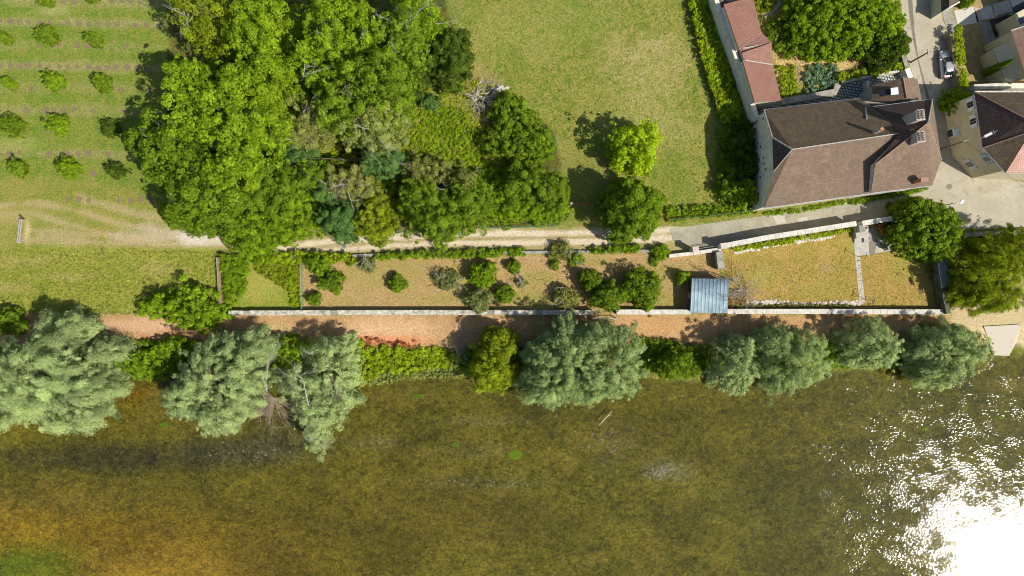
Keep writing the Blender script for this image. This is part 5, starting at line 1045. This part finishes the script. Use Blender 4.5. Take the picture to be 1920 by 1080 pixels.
    MB().tube([toW((0, -1.1, 1.5)), toW((0, -1.45, 1.72))], .012, 4).build('aerial', blk, root)
make_car()
# ------------------------------------------------------------------ patio things
DK = G(1876, 50); dk = plain('dark_deck_boards', (.055, .04, .032), .8, 0, .3, 3, .2); o = flat('deck', [(1855, 38), (1895, 27), (1902, 55), (1866, 70)], dk, .08)
TB = thing('garden_table', G(1886, 47), 'small square white table on the dark patio', 'table'); c = G(1886, 47, .08); MB().box((c.x, c.y, .78), (.8, .8, .05), .3).build('table_top', white, TB, bevel=.01)
for sx in (-1, 1):
    for sy in (-1, 1): v = Matrix.Rotation(.3, 3, 'Z') @ Vector((sx*.34, sy*.34, 0)); MB().box((c.x+v.x, c.y+v.y, .42), (.05, .05, .68), .3).build('leg', white, TB)
CH = thing('garden_chair', G(1876, 50), 'small white garden chair beside the square table', 'chair'); c = G(1876, 50, .08); MB().box((c.x, c.y, .5), (.42, .42, .05), .3).build('seat', white, CH, bevel=.01); MB().box((c.x-.2, c.y-.06, .75), (.05, .42, .45), .3).build('backrest', white, CH)
for sx in (-1, 1):
    for sy in (-1, 1): MB().box((c.x+sx*.17, c.y+sy*.17, .29), (.04, .04, .4), .3).build('leg', white, CH)
FP = thing('fire_bowl', G(1872, 61), 'round dark fire bowl with grey rim on the patio', 'bowl'); c = G(1872, 61, .08); MB().lathe((c.x, c.y, .1), [(.18, 0), (.36, .25), (.40, .28), (.33, .28), (.2, .12)], 16).build('bowl', plain('grey_ring', (.20, .22, .22), .7), FP); MB().lathe((c.x, c.y, .08), [(.2, 0), (.1, .05)], 10).build('foot', dark, FP)
# stones -------------------------------------------------------------
def rock(mb, c, r, rng):
    k = 7; pr = []
    n0 = len(mb.v)
    for i, (f, z) in enumerate(((.75, 0), (1, .35), (.8, .75), (.35, 1.0))):
        for j in range(k): t = 6.283*j/k; q = r*f*rng.uniform(.8, 1.15); mb.v.append((c[0]+math.cos(t)*q*1.2, c[1]+math.sin(t)*q, c[2]+z*r*.8))
    for i in range(3):
        for j in range(k): mb.f.append((n0+i*k+j, n0+i*k+(j+1) % k, n0+(i+1)*k+(j+1) % k, n0+(i+1)*k+j))
    mb.f.append(tuple(n0+3*k+j for j in range(k)))
def stones(lab, line, n, r0, r1, spread, mat, name='rockery_wall', cat='stone row'):
    rng = np.random.default_rng(int(line[0][0])); mb = MB(); L = np.array(line, float)
    for i in range(n):
        t = rng.random()*(len(L)-1); j = int(t); q = L[j]*(1-(t-j))+L[j+1]*(t-j)+rng.normal(size=2)*spread; p = G(q[0], q[1]); rock(mb, (p.x, p.y, p.z-.05), rng.uniform(r0, r1), rng)
    tag(mb.build(name, mat), lab, cat)
pal = plain('pale_rubble', (.50, .45, .37), .95, 0, .3, 3, .5)
stones('row of pale rough stones edging the lawn below the long sloping front wall', [(1376, 473), (1450, 460), (1500, 452), (1562, 443)], 130, .10, .26, 1.6, pal)
stones('row of pale loose stones edging the lawn above the river wall', [(1392, 568), (1450, 567), (1520, 570), (1612, 568)], 200, .08, .26, 2.2, pal)
hedge('dry brown bramble and weeds between stone row and river wall', [(1370, 570), (1600, 571), (1612, 578), (1370, 578)], 'olive', .35, 'weeds', 'weeds', rc=.2, cover=.9)
hedge('brown leaf litter and weeds at the foot of the dead branches', [(1366, 555), (1400, 550), (1400, 578), (1366, 578)], 'straw', .3, 'weeds', 'weeds', rc=.2, cover=.7)
# straw heap, brushwood
o = mass('leaf_heap', [(1642, 421), (1660, 419), (1666, 430), (1658, 440), (1645, 437)], 'orange', None, 301, .2, .8, .3, .1, 1, cover=2.2); tag(o, 'round heap of orange brown dead leaves on the terrace behind the lane wall', 'leaf heap')
def brush(lab, name, cat, px, py, n, L, r, mat, up=.5, spread=1.0, depth=1, z=.3, sprd=6, seed=1):
    rng = np.random.default_rng(seed); mb = MB()
    for i in range(n):
        p = G(px+rng.normal()*sprd, py+rng.normal()*sprd*.6, z*rng.random()); a = rng.random()*6.283
        twig(mb, p, (math.cos(a)*spread, math.sin(a)*spread, up*rng.random()), L*rng.uniform(.5, 1.2), r, depth, rng)
    return tag(mb.build(name, mat), lab, cat)
pale_tw = plain('bleached_twigs', (.44, .38, .30), .9, 0, .3, 5, .2)
brush('pile of bleached broken branches at the edge of the wood beside the thicket bush', 'brushwood_pile', 'brushwood', 900, 186, 34, 2.2, .08, pale_tw, .4, 1, 1, 1.0, 10, 3)
brush('small scatter of grey dead branches above the brushwood pile', 'brushwood_pile', 'brushwood', 912, 155, 12, 1.2, .05, plain('grey_twigs', (.3, .27, .24), .9), .3, 1, 1, .3, 6, 4)
brush('tangle of bare dead branches between the shed and the garden lawn', 'dead_shrub', 'dead shrub', 1396, 546, 26, 2.6, .045, pale_tw, .7, 1, 2, .5, 4, 5)
b = G(1372, 528); mb = MB(); rng = np.random.default_rng(8)
for dx, dy in ((-1.5, 1.6), (-1.9, 1.2), (-1.2, .2), (-1.0, 1.9)): twig(mb, (b.x+.2, b.y, .4), (dx, dy, .9), 3.6, .05, 2, rng, .3)
for dx, dy in ((-2, .4), (-2, -.3), (-2, -.9)): twig(mb, (b.x+1.0, b.y-1.6, 1.2), (dx, dy, 1.1), 4.2, .05, 2, rng, .3)
tag(mb.build('dead_tree', plain('dark_twigs', (.10, .085, .07), .9)), 'dark bare dead tree whose branches reach over the corrugated shed roof', 'dead tree')
brush('grey heap of fallen bare branches on the shaded bank left of the narrow alder', 'fallen_branches', 'branches', 862, 634, 22, 3.2, .04, plain('grey_twigs', (.3, .27, .24), .9), .25, 1, 1, .5, 12, 9)
rng = np.random.default_rng(12); mb = MB(); b = P(500, 745, 2.5)
for i in range(52):
    a = math.radians(rng.uniform(130, 345)); twig(mb, P(513, 746, 2.2), (math.cos(a), math.sin(a), -.18), 4.6*rng.uniform(.4, 1.2), .045, 2, rng, .6)
tag(mb.build('dead_branches', plain('brown_dead_twigs', (.30, .23, .17), .9)), 'fan of bare brown dead branches trailing in the water below the tangled willow', 'dead branches')
for k_, (p_, d_, l_, lb_) in enumerate(((P(500, 735, 7.2), (.1, 1, .1), 5.2, 'pale bare dead limb standing left in the tangled willow'), (P(578, 760, 6.8), (.1, 1, .3), 5, 'pale bare dead limb reaching up through the middle of the tangled willow'))):
    mb = MB(); twig(mb, p_, d_, l_, .08, 2, np.random.default_rng(40+k_), .5); tag(mb.build('dead_limb', deadwood), lb_, 'dead limb')
mb = MB(); pts = [G(1124, 798, 1.0), G(1132, 788, 1.05), G(1140, 780, 1.0), G(1148, 770, .9)]; pts = [Vector((p.x, p.y, -1.42)) for p in pts]; mb.tube(pts, [.04, .07, .065, .03], 7); mb.tube([pts[2], pts[2]+Vector((.5, .1, .05))], [.05, .02], 5)
tag(mb.build('driftwood', plain('bleached_driftwood', (.55, .44, .28), .8)), 'pale driftwood branch lying in the shallow river below the central willow', 'driftwood')
mb = MB(); rock(mb, tuple(G(912, 224)), .45, np.random.default_rng(3)); tag(mb.build('boulder', plain('orange_boulder', (.38, .26, .17), .9)), 'flat orange brown boulder beside the thicket bush', 'boulder')
mb = MB(); rng = np.random.default_rng(14)
for i in range(14): p = G(934+rng.normal()*9, 166+rng.normal()*3); rock(mb, (p.x, p.y, 0), rng.uniform(.12, .35), rng)
tag(mb.build('rubble_pile', pal), 'small pile of pale rubble between the meadow and the thicket bush', 'rubble')
# river bed stones and weed
mb = MB(); rng = np.random.default_rng(15)
for cx, cy, sx, sy, n in ((1238, 884, 11, 7, 80), (1140, 830, 30, 12, 30), (880, 905, 60, 6, 30), (480, 850, 40, 10, 25)):
    for i in range(n):
        U0, V0 = cx+rng.normal()*sx, cy+rng.normal()*sy; p = G(U0, V0); rock(mb, (p.x, p.y, p.z-.04), rng.uniform(.05, .16), rng)
o = mb.build('river_stones', plain('river_stone', (.22, .20, .18), .8, 0, .4, 4, .3)); o['kind'] = 'stuff'; o['label'] = 'pale stones lying in the shallow river bed'; o['category'] = 'stones'
def weed(lab, px, py, rx, ry, kind='lime'):
    a = [(px+rx*math.cos(t), py+ry*math.sin(t)) for t in np.linspace(0, 6.28, 9)[:-1]]; rng = np.random.default_rng(px); q = samp(a, int(rx*ry*9), rng); n = len(q); k = (H+1.5)/F
    cc = np.stack([(q[:, 0]-960)*k, (540-q[:, 1])*k, np.zeros(n)], 1); cc[:, 2] = hgt(cc[:, 0], cc[:, 1])+.06; T_ = unit(np.stack([np.full(n, 1.0), .35+rng.normal(size=n)*.3, np.zeros(n)], 1)); nn_ = unit(rng.normal(size=(n, 3))*.15+[0, 0, 1]); ti = np.clip(.5+rng.normal(size=n)*.2, 0, 1)
    V = leafcards(cc, nn_, np.full(n, .22), np.full(n, .045), ti, T_, rng); tag(npmesh('water_weed', V, np.arange(len(V)).reshape(-1, 4), LM[kind], None, {'tint': ('FACE', ti)}), lab, 'water weed')
weed('vivid green patch of water weed in the middle of the river', 966, 855, 12, 9); weed('small green weed streak above the vivid green patch', 853, 836, 7, 4, 'mid'); weed('green water weed streak near the nettle bed shore', 783, 744, 10, 4, 'mid'); weed('tiny green weed tuft beside the second willow', 303, 798, 8, 5, 'mid'); weed('yellow green weed tuft offshore from the concrete ramp', 1815, 768, 5, 4, 'yellow')
weed('yellow green weed tuft in the river near the right edge', 1884, 784, 5, 4, 'yellow'); weed('small weed tuft in the river below the feathery willow', 1740, 806, 5, 4, 'yellow')
# curved gravel ring path showing in the walled garden
mb = MB(); gpm = plain('gravel_path', (.42, .40, .33), .95, 0, .3, 6, .4)
for ln in ([(1432, 30), (1446, 22), (1460, 8), (1468, -10)], [(1444, 74), (1462, 62), (1480, 45), (1492, 22), (1497, -8)]):
    for (a, b) in zip(ln, ln[1:]):
        pa_, pb_ = G(*a, .03), G(*b, .03); d = (pb_-pa_).normalized(); n_ = Vector((-d.y, d.x, 0))*.3; mb.poly([pa_-n_, pb_-n_, pb_+n_, pa_+n_])
o = mb.build('gravel_path', gpm); o['kind'] = 'structure'
if 1:
    tag(o, None, None)
